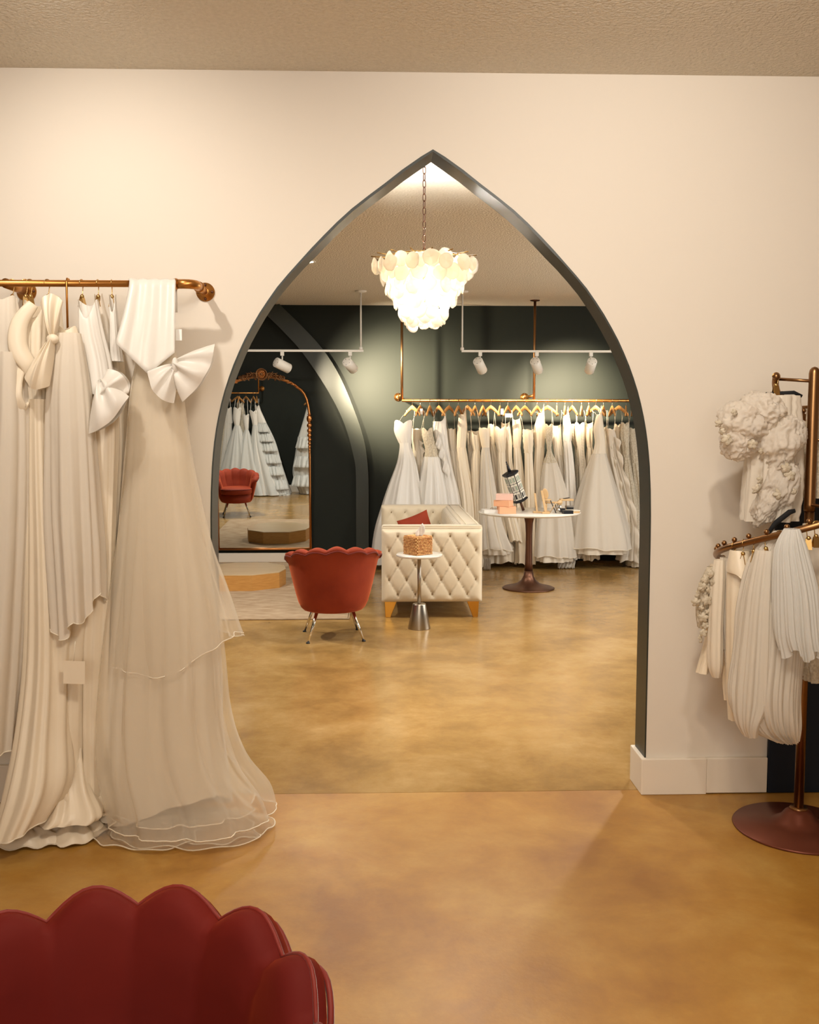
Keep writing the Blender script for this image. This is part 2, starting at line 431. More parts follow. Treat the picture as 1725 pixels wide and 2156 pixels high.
def bow_loop(parent, root, tip_a, tip_b, m, puff=.05, k=4, seed=0, name='bow_loop', toward=-1):
    """puffed loop of fabric that opens from a pinched root to the edge tip_a..tip_b"""
    rnd = random.Random(seed); root, A, B = Vector(root), Vector(tip_a), Vector(tip_b)
    mid = (A + B) / 2; ax = mid - root; rings = []; n = 40
    ph = rnd.uniform(0, 6)
    nrm = Vector((0, -1, 0))
    for j in range(15):
        t = j / 14; wd = .08 + .92 * (t ** .75)
        c = root + ax * t; U = (B - A) / 2 * wd
        pf = puff * (sin(pi * min(t * .85 + .08, 1)) ** .7) + .006
        ring = []
        for i in range(n):
            a = 2 * pi * i / n
            fold = .22 * sin(k * a + ph + 1.5 * t) * (1 - t * .6)
            q = c + U * cos(a) * (1 + .04 * sin(3 * a)) + nrm * (pf * sin(a) * (1 + fold) + .012 * sin(k * 2 * cos(a) + ph) * (1 - t * .5))
            q = q + ax.normalized() * (.03 * t * (sin(a) ** 2))
            ring.append(tuple(q))
        rings.append(ring)
    return MB().rings(rings).build(name, m, parent)

# ------------------------------------------------------------------ scallop-back armchair
def make_chair(label, loc, yaw, N=9, mats=('velvet', 'velvet_pipe'), step=25, group=None, sc_h=.020, bulge=.020, lift=0.0):
    vm, pm = M[mats[0]], M[mats[1]]
    t = thing('scallop_armchair', label, 'chair', (0, 0, 0), group)
    A = N * step / 2; z0 = .205
    def ztop(phi, u):
        a = abs(phi)
        pts = [(0, .672 + lift), (40, .655 + lift), (65, .63 + lift), (90, .592 + lift), (112, .545 + lift), (140, .5 + lift)]
        for (a0, b0), (a1, b1) in zip(pts, pts[1:]):
            if a <= a1: zt = b0 + (b1 - b0) * (a - a0) / (a1 - a0); break
        return zt + sc_h * (.5 - .5 * cos(2 * pi * u)) ** .55
    per = 10; cols = []; rimline = []; n = N * per
    for i in range(n + 1):
        phi = -A + 2 * A * i / n; u = (i % per) / per
        b = sin(pi * u) ** .45 if 0 < u < 1 else 0
        zt = ztop(phi, u); dx, dy = sin(rad(phi)), -cos(rad(phi))
        def P(r, z): return (dx * r, dy * r * .96, z)
        def Ro(z): return .232 + .118 * max(0, (z - z0) / (.68 - z0)) ** .85
        ro = Ro(zt)
        col = [P(.15, z0), P(.215, z0 + .003), P(.232, z0 + .02)]
        for q in (.15, .3, .45, .6, .75, .88): 
            z = z0 + (zt - z0) * q; col.append(P(Ro(z), z))
        col += [P(ro - .002 + .1 * bulge * b, zt - .035), P(ro + .004 + .4 * bulge * b, zt - .022), P(ro + .003 + .5 * bulge * b, zt - .008), P(ro - .012, zt + .002 * b), P(ro - .035, zt + .004 * b), P(ro - .055 - bulge * .5 * b, zt - .008), P(ro - .062 - bulge * .8 * b, zt - .03)]
        for q in (.85, .7, .55, .4):
            z = .36 + (zt - .36) * q; col.append(P(Ro(z) - .062 - bulge * b, z))
        col.append(P(.17, .345))
        cols.append(col); rimline.append(P(ro + .006 + .008 * b, zt - .026))
    m_ = MB().rings([list(c) for c in cols], closed=True, cap=True)
    m_.build('backrest', vm, t)
    MB().tube(rimline, .0055, 6).build('piping', pm, t)
    if sc_h > .03: MB().tube([tuple(c[12]) for c in cols], .0042, 6).build('piping', pm, t)
    # apron under the seat, seat cushion with piping
    ap = MB()
    ap.lathe((0, 0, 0), [(.14, z0), (.21, z0 + .002), (.23, z0 + .02), (.24, .33), (.16, .345)], 40)
    ap.build('seat_base', vm, t)
    def sup(r, z, n_=40):
        out = []
        for k in range(n_):
            a = 2 * pi * k / n_; c, s = cos(a), sin(a); e = .72
            out.append((r * (abs(c) ** e) * (1 if c > 0 else -1), .03 + r * 1.02 * (abs(s) ** e) * (1 if s > 0 else -1), z))
        return out
    cu = MB().rings([sup(.19, .335), sup(.222, .34), sup(.232, .36), sup(.232, .405), sup(.222, .425), sup(.17, .438), sup(.08, .444)], cap=True).build('seat_cushion', vm, t)
    MB().tube(sup(.2315, .414), .005, 6, closed=True).build('piping', pm, cu)
    for sx in (-1, 1):
        for sy in (-1, 1):
            l = MB().tube([(sx * .125, sy * .125, .215), (sx * .195, sy * .195, .008)], [.013, .0075], 12).build('leg', M['chrome'], t)
            MB().lathe((sx * .197, sy * .197, 0), [(.014, 0), (.014, .006), (.008, .012)], 12).build('foot_pad', M['hole'], l)
    t.location = loc; t.rotation_euler = (0, 0, yaw)
    return t
make_chair('rust velvet scallop-back armchair with chrome legs seen from behind beside the sofa', (-.35, 6.8, 0), rad(8), 9, group=None)
make_chair('rust velvet scallop-back armchair facing the gilt mirror, seen in its reflection', (-2.19, 6.92, 0), rad(-10), 9)
make_chair('deep red velvet scallop-back armchair in the bottom left foreground', (-.415, 1.235, .0), rad(180), 8, ('velvet_red', 'velvet_pipe'), step=25, sc_h=.036, bulge=.005, lift=.022)

# ------------------------------------------------------------------ tufted sofa
def tufted(parent, name, o, U, V, w_, h_, nrm, a, b, depth, m, x0=.0, z0=.0, nu=72, nv=56, buttons=True, thick=.05):
    """tufted panel: U, V unit axes, o lower-left corner, lattice pitch a x 2b"""
    o, U, V, nrm = Vector(o), Vector(U), Vector(V), Vector(nrm)
    R = []
    for j in range(nv + 1):
        row = []
        for i in range(nu + 1):
            x = w_ * i / nu; z = h_ * j / nv
            s = (x - x0) / a + (z - z0) / (2 * b); q = (x - x0) / a - (z - z0) / (2 * b)
            du = abs(s - round(s)); dv = abs(q - round(q))
            crease = 1 - exp(-(min(du, dv) / .03) ** 1.0)
            but = sqrt((du * 1.0) ** 2 + (dv * 1.0) ** 2)
            bump = (sin(pi * min(du, .5)) * sin(pi * min(dv, .5))) ** .4 * .50 + .38 * crease
            bump -= .9 * exp(-(but / .12) ** 2) * .6
            ed = min(x, w_ - x, z, h_ - z)
            edge = min(1, ed / .035); edge = sqrt(max(0, 1 - (1 - edge) ** 2))
            fade = min(1, max(0, (ed - .01) / .05))
            hgt = thick * edge + depth * (bump * fade + .4 * (1 - fade) * edge)
            row.append(tuple(o + U * x + V * z + nrm * hgt))
        R.append(row)
    p = MB().rings(R, closed=False).build(name, m, parent)
    if buttons:
        first = None
        for jj in range(0, 12):
            for ii in range(-2, 16):
                x = x0 + ii * a + (a / 2 if jj % 2 else 0); z = z0 + jj * b
                if .03 < x < w_ - .03 and .03 < z < h_ - .02:
                    c = o + U * x + V * z + nrm * (thick - depth * .22)
                    if first is None:
                        off = Vector((0, 0, 0)); pp = p
                        bm = MB().ball((0, 0, 0), .0125, 10, 6, (1, .6, 1) if abs(nrm.y) > .5 else (.6, 1, 1))
                        first = bm.build('button', M['button']); first.parent = p
                        bo = first
                    else:
                        bo = first.copy(); COL.objects.link(bo)
                    bo.location = c - Vector(parent.location)
    return p
sofa = thing('tufted_sofa', 'cream velvet button-tufted tuxedo sofa with gold feet', 'sofa', (.4, 8.5, 0))
SX0, SX1, SY0, SY1, SZ0, SZT = 0.0, .80, 7.43, 9.62, .128, .738
b_ = bevel(MB().box((SX0, SY0 + .03, SZ0), (SX1, SY0 + .16, SZT)).build('arm', M['cream_velvet'], sofa, smooth=False), .02, 3)
tufted(sofa, 'tufted_panel', (SX0, SY0 + .045, SZ0), (1, 0, 0), (0, 0, 1), SX1 - SX0, SZT - SZ0 - .02, (0, -1, 0), .1375, .116, .026, M['cream_velvet'], x0=.128, z0=.07)
bevel(MB().box((SX0, SY1 - .16, SZ0), (SX1, SY1, SZT)).build('arm', M['cream_velvet'], sofa, smooth=False), .02, 3)
tufted(sofa, 'tufted_panel', (SX0, SY1 - .17, .36), (1, 0, 0), (0, 0, 1), SX1 - SX0, SZT - .36, (0, -1, 0), .1375, .116, .03, M['cream_velvet'], x0=.10, z0=.08, nu=48, nv=24, thick=.03)
bevel(MB().box((SX1 - .16, SY0 + .10, SZ0), (SX1, SY1 - .08, SZT)).build('backrest', M['cream_velvet'], sofa, smooth=False), .02, 3)
tufted(sofa, 'tufted_panel', (SX1 - .15, SY1 - .1, .36), (0, -1, 0), (0, 0, 1), SY1 - SY0 - .2, SZT - .37, (-1, 0, 0), .1375, .116, .03, M['cream_velvet'], x0=.07, z0=.08, nu=90, nv=20, thick=.03)
for dx in (.03, .12):
    MB().tube([(SX1 - dx, SY0 + .12, SZT + .001), (SX1 - dx, SY1 - .1, SZT + .001)], .004, 6).build('piping', M['cream_velvet'], sofa)
MB().tube([(SX0 + .01, SY0 + .01, SZT), (SX1 - .01, SY0 + .01, SZT)], .006, 6).build('piping', M['cream_velvet'], sofa)
bevel(MB().box((SX0 + .01, SY0 + .12, SZ0 + .01), (SX1 - .1, SY1 - .12, .30)).build('seat_base', M['cream_velvet'], sofa, smooth=False), .015)
bevel(MB().box((SX0, SY0 + .165, .30), (SX1 - .19, SY1 - .20, .43)).build('seat_cushion', M['cream_velvet'], sofa, smooth=False), .03, 3)
for x, s in ((SX0 + .035, 1), (SX1 - .035, -1)):
    for y in (SY0 + .05, SY1 - .1):
        xi, xo = x, x + s * .065
        R = [[(x - s * .005, y, 0), (x + s * .035, y, 0), (x + s * .035, y + .04, 0), (x - s * .005, y + .04, 0)],
             [(x - s * .012, y - .01, SZ0 + .004), (x + s * .085, y - .01, SZ0 + .004), (x + s * .085, y + .05, SZ0 + .004), (x - s * .012, y + .05, SZ0 + .004)]]
        bevel(flatten(MB().rings(R, cap=True).build('leg', M['gold_leg'], sofa)), .003)
def pillow(name, label, c, s, yaw, tilt, m):
    n = 14; V = []; R = []
    mb = MB()
    for side in (-1, 1):
        R = []
        for j in range(n + 1):
            row = []
            for i in range(n + 1):
                x = -1 + 2 * i / n; z = -1 + 2 * j / n
                h = ((1 - x * x) * (1 - z * z)) ** .45
                pin = 1 - .06 * (1 - abs(x)) * 1 - .0
                row.append((x * s * (1 - .07 * (1 - z * z) * abs(x)), side * h * s * .32, z * s * (1 - .07 * (1 - x * x) * abs(z))))
            R.append(row if side < 0 else row[::-1])
        mb.rings(R, closed=False)
    mb.xf(Matrix.Translation(c) @ Matrix.Rotation(yaw, 4, 'Z') @ Matrix.Rotation(tilt, 4, 'X') @ Matrix.Rotation(rad(-22), 4, 'Y'))
    return tag(mb.build(name, m), label, 'cushion')
pillow('throw_cushion', 'rust velvet cushion with its corner showing over the sofa arm', (.33, 8.75, .565), .15, rad(-10), rad(-14), M['velvet'])

# ------------------------------------------------------------------ small side table + tissue box
st = thing('side_table', 'small round white-topped side table with steel cone base before the sofa', 'table', (.283, 7.06, 0))
MB().lathe((.283, 7.06, 0), [(.165, .548), (.172, .552), (.173, .562), (.170, .567), (.0005, .567)], 48).build('tabletop', M['marble'], st)
MB().lathe((.283, 7.06, 0), [(.014, .18), (.014, .55)], 20).build('pole', M['steel'], st)
MB().lathe((.283, 7.06, 0), [(.084, 0), (.085, .004), (.050, .185), (.048, .190), (.014, .192)], 40).build('base', M['steel'], st)
tb = thing('tissue_box_cover', 'woven wicker cube tissue box cover on the small side table', 'tissue box', (.272, 7.045, .567))
def tissue():
    c = Vector((.272, 7.045, .567)); yaw = rad(38); s = .072; hgt = .135
    def W(x, y, z): return (c.x + x * cos(yaw) - y * sin(yaw), c.y + x * sin(yaw) + y * cos(yaw), c.z + z)
    q = MB().box((-s, -s, .001), (s, s, hgt)); q.V = [W(*v) for v in q.V]; q.build('box_core', M['wicker'], tb, smooth=False)
    mb = MB(); rows = 11
    for r in range(rows):
        z = .008 + (hgt - .016) * r / (rows - 1)
        for sd in range(4):
            for i in range(9):
                x = -s + 2 * s * (i + .5) / 9 + (.004 if r % 2 else -.004)
                p = [(x, -s - .003), (s + .003, x), (-x, s + .003), (-s - .003, -x)][sd]
                b2 = MB().ball((0, 0, 0), .0105, 6, 4, (1.1, .95, .5))
                tilt = .45 if r % 2 else -.45
                b2.xf(Matrix.Translation((p[0], p[1], z)) @ Matrix.Rotation(sd * pi / 2, 4, 'Z') @ Matrix.Rotation(tilt, 4, 'Y'))
                mb.add(b2.V, b2.F)
    for sd in range(4):
        a = [(-s, -s), (s, -s), (s, s), (-s, s)][sd]; b = [(s, -s), (s, s), (-s, s), (-s, -s)][sd]
        mb.tube([(a[0], a[1], hgt), (b[0], b[1], hgt)], .006, 6)
    mb.V = [W(*v) for v in mb.V]; mb.build('wicker_braid', M['wicker'], tb, kind='stuff')
    G = []
    for j in range(8):
        t = j / 7; row = []
        for i in range(13):
            a = -1 + 2 * i / 12
            wd = .014 + .030 * sin(pi * min(1, t * .75 + .1)) * (1 - .3 * t)
            row.append((c.x + .006 + .028 * t + a * wd * (1 - .4 * t), c.y + .012 * sin(3.5 * a + 2 * t), c.z + hgt + .098 * t - .02 * abs(a) * t + .0))
        G.append(row)
    sheet('tissue', G, M['tissue'], tb, .001)
tissue()

# ------------------------------------------------------------------ tulip table and the things on it
TX, TY = 1.385, 8.83
tt = thing('tulip_table', 'round white marble table on a bronze tulip pedestal by the gown rail', 'table', (TX, TY, 0))
MB().lathe((TX, TY, 0), [(.20, .704), (.455, .708), (.476, .722), (.474, .728), (.001, .7285)], 64).build('tabletop', M['marble'], tt)
MB().lathe((TX, TY, 0), [(.243, 0), (.245, .008), (.235, .014), (.17, .028), (.11, .05), (.07, .08), (.048, .12), (.040, .17)], 48).build('base', M['bronzedark'], tt)
MB().lathe((TX, TY, 0), [(.040, .168), (.034, .25), (.031, .4), (.031, .52), (.036, .62), (.052, .69), (.075, .706)], 32).build('pedestal', M['bronzedark'], tt)
TZ = .7285
def obox(name, label, cat, c, dims, yaw, m, lid=None, z=TZ, group=None):
    t = thing(name, label, cat, (c[0], c[1], z), group)
    dx, dy, dz = dims
    Mx = Matrix.Translation((c[0], c[1], z)) @ Matrix.Rotation(yaw, 4, 'Z')
    bevel(MB().box((-dx / 2, -dy / 2, 0), (dx / 2, dy / 2, dz)).xf(Mx).build('box_body', m, t, smooth=False), .0015)
    if lid: bevel(MB().box((-dx / 2 - .002, -dy / 2 - .002, dz * .72), (dx / 2 + .002, dy / 2 + .002, dz + .002)).xf(Mx).build('lid', lid, t, smooth=False), .0015)
    return t
gpb = 'peach card boxes stacked on the tulip table'
obox('card_box', 'peach card box at the bottom of the stack on the marble table', 'box', (1.145, 8.64), (.155, .11, .066), rad(6), M['pink_box'], None, group=gpb)
q1 = obox('card_box', 'peach card box in the middle of the three-box stack', 'box', (1.118, 8.65), (.15, .11, .056), rad(-28), M['pink_box'], None, TZ + .067, group=gpb)
q2 = obox('card_box', 'peach card box topping the stack on the marble table', 'box', (1.128, 8.65), (.15, .11, .056), rad(-12), M['pink_lid'], None, TZ + .124, group=gpb)
obox('paper_tray', 'white flat box beside the peach boxes at the table edge', 'box', (1.035, 8.72), (.20, .15, .032), rad(4), M['white_card'], None)
def chain_pile(c, label):
    rnd = random.Random(7); mb = MB()
    for k in range(5):
        P = []
        for i in range(14):
            a = i / 13 * 5 + k; P.append((c[0] + .03 * cos(a) * (1 - i / 20) + .02 * (k - 2), c[1] + .02 * sin(a * 1.3), TZ + .036 + .010 * abs(sin(a + k))))
        mb.tube(P, .002, 5)
    tag(mb.build('hair_chain', M['chrome']), label, 'jewellery')
chain_pile((1.06, 8.70), 'coiled silver hair chain lying on the white flat box')
# tilted hexagonal swatch tower
def swatch_tower():
    t = thing('swatch_tower', 'leaning black lantern-shaped display with fabric swatch windows', 'display', (1.30, 8.95, TZ))
    # local: axis z, leaning to the left at the top
    base_ = Vector((1.345, 8.93, TZ + .004)); tilt = rad(-21)
    Mx = Matrix.Translation(base_) @ Matrix.Rotation(tilt, 4, 'Y') @ Matrix.Rotation(rad(8), 4, 'X') @ Matrix.Rotation(rad(18), 4, 'Z')
    MB().lathe((0, 0, 0), [(.014, 0), (.010, .10)], 10).xf(Mx).build('stem', M['bronzedark'], t)
    def hexr(r, z, ph=pi / 6): return [(r * cos(pi / 3 * k + ph), r * sin(pi / 3 * k + ph), z) for k in range(6)]
    flatten(MB().rings([hexr(.03, .085), hexr(.078, .10), hexr(.082, .112), hexr(.07, .118)], cap=True).xf(Mx).build('lower_rim', M['black'], t))
    flatten(MB().rings([hexr(.068, .112), hexr(.068, .372)], cap=True).xf(Mx).build('body', M['black'], t))
    flatten(MB().rings([hexr(.072, .368), hexr(.080, .376), hexr(.078, .39), hexr(.03, .40)], cap=True).xf(Mx).build('upper_rim', M['black'], t))
    MB().lathe((0, 0, 0), [(.018, .395), (.009, .46), (.004, .465), (.009, .475), (.004, .485), (.008, .492), (.001, .505)], 10).xf(Mx).build('finial', M['black'], t)
    for f in range(6):
        a = pi / 3 * f + pi / 3 + pi / 6 - pi / 6
        ap = .068 * cos(pi / 6)
        F4 = Mx @ Matrix.Rotation(pi / 3 * f, 4, 'Z') @ Matrix.Translation((ap, 0, 0))
        for r in range(3):
            for c in range(2):
                y0 = -.030 + c * .031; z0 = .124 + r * .082
                p = MB().box((.0003, y0, z0), (.004, y0 + .028, z0 + .076)).xf(F4).build('window_card', M['swatch_white'], t, smooth=False)
                MB().box((.004, y0 + .005, z0 + .012), (.0055, y0 + .023, z0 + .058)).xf(F4).build('swatch', M[('swatch_a', 'swatch_b', 'black')[2 - r if c == 0 else (r * 2) % 2 + (r < 1)]], p, smooth=False)
swatch_tower()
def wood_items():
    # easel-like comb stand strips
    def stand(name, label, cat, x, y, hgt, lean, wdt=.018, mat_='beech', yaw=0):
        t = thing(name, label, cat, (x, y, TZ))
        Mx = Matrix.Translation((x, y, TZ)) @ Matrix.Rotation(yaw, 4, 'Z')
        bevel(MB().box((-.035, -.02, 0), (.035, .03, .018)).xf(Mx).build('foot', M['beech'], t, smooth=False), .002)
        Mr = Mx @ Matrix.Translation((0, 0, .016)) @ Matrix.Rotation(lean, 4, 'Y') @ Matrix.Rotation(rad(-10), 4, 'X')
        bevel(MB().box((-wdt / 2, -.004, 0), (wdt / 2, .004, hgt)).xf(Mr).build('upright', M[mat_], t, smooth=False), .002)
        return t
    stand('display_stand', 'slim wooden upright display stand nearest the swatch tower', 'stand', 1.43, 8.66, .17, rad(-6))
    stand('display_stand', 'tall pale wooden leaning stand at the centre of the table', 'stand', 1.50, 8.60, .20, rad(-10), .02)
    t = thing('hand_mirror', 'wooden oval hand mirror propped on a round wooden peg stand', 'mirror', (1.545, 8.82, TZ))
    Mx = Matrix.Translation((1.545, 8.82, TZ))
    MB().lathe((0, 0, 0), [(.03, 0), (.03, .008), (.006, .01), (.006, .10)], 16).xf(Mx).build('stand', M['beech'], t)
    MB().lathe((0, 0, .10), [(.042, 0), (.044, .01), (.042, .018)], 20).xf(Mx).build('peg_disc', M['beech'], t)
    fr = MB().ball((0, 0, 0), .034, 20, 10, (.85, .16, 1.5)).xf(Mx @ Matrix.Translation((-.012, 0, .168)) @ Matrix.Rotation(rad(-12), 4, 'Y')).build('mirror_head', M['beech'], t)
    t = thing('comb_rack', 'crossed black and wood folding rack on the marble table', 'rack', (1.565, 8.62, TZ))
    MB().tube([(1.54, 8.62, TZ + .004), (1.60, 8.61, TZ + .11)], .004, 8).build('leg', M['beech'], t)
    MB().tube([(1.60, 8.63, TZ + .004), (1.545, 8.62, TZ + .12)], .004, 8).build('leg', M['black'], t)
    MB().tube([(1.50, 8.64, TZ + .10), (1.64, 8.62, TZ + .10)], .009, 10).build('bar', M['beech'], t)
    t = thing('brush_holder', 'small jar of brushes with round wooden ends', 'brushes', (1.625, 8.66, TZ))
    MB().lathe((1.625, 8.66, TZ), [(.02, 0), (.022, .05), (.019, .05), (.018, .005)], 16).build('jar', M['chrome'], t)
    for k in range(7):
        a = k * .9; MB().tube([(1.625 + .008 * cos(a), 8.66 + .008 * sin(a), TZ + .01), (1.625 + .03 * cos(a), 8.66 + .02 * sin(a), TZ + .075 + .01 * (k % 3))], .003, 6).build('brush', M['black'] if k % 2 else M['chrome'], t)
    MB().lathe((1.635, 8.635, TZ + .10), [(.022, -.012), (.024, 0), (.022, .012)], 20, axis=(.5, -1, 0)).build('wooden_disc', M['beech'], t)
    t = thing('tray_stand', 'small square wooden pedestal tray with black sunglasses-like clasp on top', 'stand', (1.735, 8.85, TZ))
    t['label'] = 'small raised wooden tray on a wire post at right of the table'
    MB().lathe((1.735, 8.85, TZ), [(.03, 0), (.03, .006), (.004, .008), (.004, .10)], 16).build('post', M['chrome'], t)
    bevel(MB().box((1.675, 8.81, TZ + .10), (1.80, 8.89, TZ + .118)).build('tray', M['beech'], t, smooth=False), .003)
    t2 = MB().box((-.03, -.02, 0), (.03, .02, .004)); t2.xf(Matrix.Translation((1.735, 8.85, TZ + .122)) @ Matrix.Rotation(rad(-9), 4, 'Y'))
    tag(t2.build('open_compact', M['black'], smooth=False), 'black open compact lying on the raised wooden tray', 'case')
    obox('makeup_palette', 'black palette case at the front right of the marble table', 'case', (1.70, 8.60), (.09, .07, .03), rad(8), M['black'])
    obox('makeup_palette', 'flat black palette case behind the front palette', 'case', (1.665, 8.76), (.085, .06, .036), rad(-12), M['black'])
    obox('makeup_palette', 'dark jewel case at the rear right of the marble table', 'case', (1.79, 8.97), (.075, .05, .04), rad(-5), M['black'], M['swatch_b'])
    obox('jewellery_tray', 'low wooden tray of earrings near the right table edge', 'tray', (1.765, 8.70), (.115, .10, .024), rad(4), M['beech'], M['swatch_white'])
wood_items()

# ------------------------------------------------------------------ rug and platform
rg = thing('area_rug', 'beige woven rug under the wooden platform', 'rug', (-1.2, 8.8, 0))
MB().box((-2.20, 7.42, .001), (-.27, 10.23, .012)).build('pile', M['rug'], rg, smooth=False)
MB().tube([(-2.21, 7.41, .007), (-.26, 7.41, .007), (-.26, 10.24, .007), (-2.21, 10.24, .007)], .007, 6, closed=True).build('binding', M['rug'], rg)
pf = thing('platform', 'octagonal pale wood fitting platform on the rug before the mirror', 'platform', (-1.32, 9.10, .012))
oc = [(.13, -.41), (.36, -.24), (.40, -.02), (.36, .22), (.17, .41), (-.15, .41), (-.36, .24), (-.40, .02), (-.36, -.22), (-.17, -.41)]
def ring8(z, s=1): return [(-1.32 + x * s, 9.10 + y * s, z) for x, y in oc]
flatten(MB().rings([ring8(.0125), ring8(.155)], cap=True).build('side_panel', M['wood_side'], pf))
bevel(flatten(MB().rings([ring8(.155), ring8(.163)], cap=True).build('top_board', M['wood_top'], pf)), .002)

# ------------------------------------------------------------------ gilt floor mirror
mr = thing('gilt_mirror', 'tall arched gilt mirror with carved rosette crest on the dark wall', 'mirror', (-1.314, D2 - .05, 0))
MX = -1.314; MYF = D2 - .055
half = [(.518, .162), (.518, .8), (.518, 1.40), (.518, 1.671), (.505, 1.76), (.490, 1.828), (.465, 1.885), (.435, 1.925), (.35, 1.992), (.25, 2.035), (.12, 2.068), (.0, 2.082)]
outl = [(MX + x, z) for x, z in half] + [(MX - x, z) for x, z in half[::-1][1:]]
# glass as a slab following the outline
V = [(x, MYF + .008, z) for x, z in outl] + [(x, MYF + .02, z) for x, z in outl]; n = len(outl)
link('mirror_glass', V, [tuple(range(n))] + [tuple(range(2 * n - 1, n - 1, -1))] + [(i, i + n, (i + 1) % n + n, (i + 1) % n) for i in range(n)], M['mirror'], mr, False)
MB().tube([(x, MYF, z) for x, z in [(MX + .518, .155)] + outl[1:-1] + [(MX - .518, .155)]], .0145, 10).build('frame', M['mirror_gold'], mr)
MB().tube([(MX + .525, MYF, .155), (MX - .525, MYF, .155)], .013, 8).build('frame', M['mirror_gold'], mr)
MB().box((MX - .515, MYF + .02, .16), (MX + .515, D2 - .021, 1.7)).build('backing', M['hole'], mr, smooth=False)
for s in (-1, 1):   # graded bead columns on the sides
    z = 1.655
    for k in range(9):
        r = .030 - .0022 * k; z -= r * (1.45 if k == 0 else 1.1)
        hgt = r * (1.5 if k == 0 else 1.05)
        mb = MB(); nn = 20; R = []
        for j in range(9):
            a = -pi / 2 + pi * j / 8
            R.append([(MX + s * .518 + (max(cos(a), .1) * r * (1 + .10 * cos(7 * 2 * pi * i / nn))) * cos(2 * pi * i / nn), MYF - .008 + max(cos(a), .1) * r * .7 * (1 + .10 * cos(7 * 2 * pi * i / nn)) * sin(2 * pi * i / nn), z + sin(a) * hgt) for i in range(nn)])
        mb.rings(R, cap=True).build('bead', M['mirror_gold'], mr)
        z -= hgt * .98
    for zz in (1.665, 1.61):
        pass
    MB().lathe((MX + s * .518, MYF - .005, 1.66), [(.016, -.006), (.024, 0), (.016, .006)], 14).build('collar', M['mirror_gold'], mr)
# crest: rosette, scrolls, leaves
ros = MB().lathe((MX, MYF - .03, 2.098), [(.001, .012), (.014, .012), (.020, .004), (.050, .0), (.056, .010), (.064, .012), (.066, 0), (.060, -.02)], 36, axis=(0, -1, 0)).build('rosette', M['mirror_dark'], mr)
for k in range(14):
    a = 2 * pi * k / 14
    p = MB().ball((0, 0, 0), .0175, 10, 6, (1.05, .32, .34)).xf(Matrix.Translation((MX + .031 * cos(a), MYF - .040, 2.098 + .031 * sin(a))) @ Matrix.Rotation(-a, 4, 'Y'))
    p.build('petal', M['mirror_gold'], ros)
def topz(x):
    x = abs(x - MX)
    for (x0, z0), (x1, z1) in zip(half[::-1], half[::-1][1:]):
        if x <= x1: return z0 + (z1 - z0) * (x - x0) / (x1 - x0)
    return 1.8
def spiral(cx, cz, r0, turns, s, r=.007, lift=.035, name='scroll', m='mirror_dark', a0=0):
    P = []; Rr = []
    for i in range(26):
        t = i / 25; a = a0 + s * turns * 2 * pi * t; rr = r0 * (1 - .82 * t)
        P.append((cx + rr * cos(a), MYF - .012 - .012 * t, cz + rr * sin(a))); Rr.append(r * (1 - .4 * t))
    MB().tube(P, Rr, 7).build(name, M[m], mr)
for s in (-1, 1):
    for x, dz, r0, a0 in ((.085, .012, .032, .2), (.135, .026, .036, 2.4), (.185, .012, .030, 1.0), (.235, .018, .022, 2.8)):
        cx = MX + s * x
        spiral(cx, topz(cx) + dz, r0, 1.5, s * (1 if x < .15 else -1), .0085, a0=a0 if s > 0 else pi - a0)
    for x, dz, ang, L_, m_ in ((.075, -.01, 70, .050, 'mirror_dark'), (.11, .045, 35, .035, 'mirror_dark'), (.155, -.008, 60, .045, 'mirror_dark'), (.16, .05, 20, .03, 'mirror_dark'), (.205, .04, -10, .03, 'mirror_dark'), (.21, -.005, 30, .045, 'mirror_dark'),
                             (.255, .002, -5, .045, 'mirror_gold'), (.285, .012, -25, .04, 'mirror_gold'), (.30, -.004, 10, .05, 'mirror_gold'), (.33, .008, -38, .042, 'mirror_gold'), (.345, -.006, -8, .05, 'mirror_gold'), (.375, .006, -45, .038, 'mirror_gold'), (.395, -.006, -20, .045, 'mirror_gold')):
        cx = MX + s * x
        q = MB().ball((0, 0, 0), L_ * .62, 10, 8, (1, .34, .30)).xf(Matrix.Translation((cx, MYF - .016, topz(cx) + dz)) @ Matrix.Rotation(-rad(ang) * s, 4, 'Y'))
        q.build('leaf', M[m_], mr)
q = MB().tube([(MX + .25 * t, MYF - .0, topz(MX + .25 * t) + .020 + .010 * cos(t * 9)) for t in [i / 12 - 1 for i in range(25)]], .017, 8).build('crest_rail', M['mirror_dark'], mr)

def lean(o):
    if o.type == 'MESH':
        for v in o.data.vertices: v.co.y -= (v.co.z - .155) * .0262
    for c in o.children: lean(c)
lean(mr)

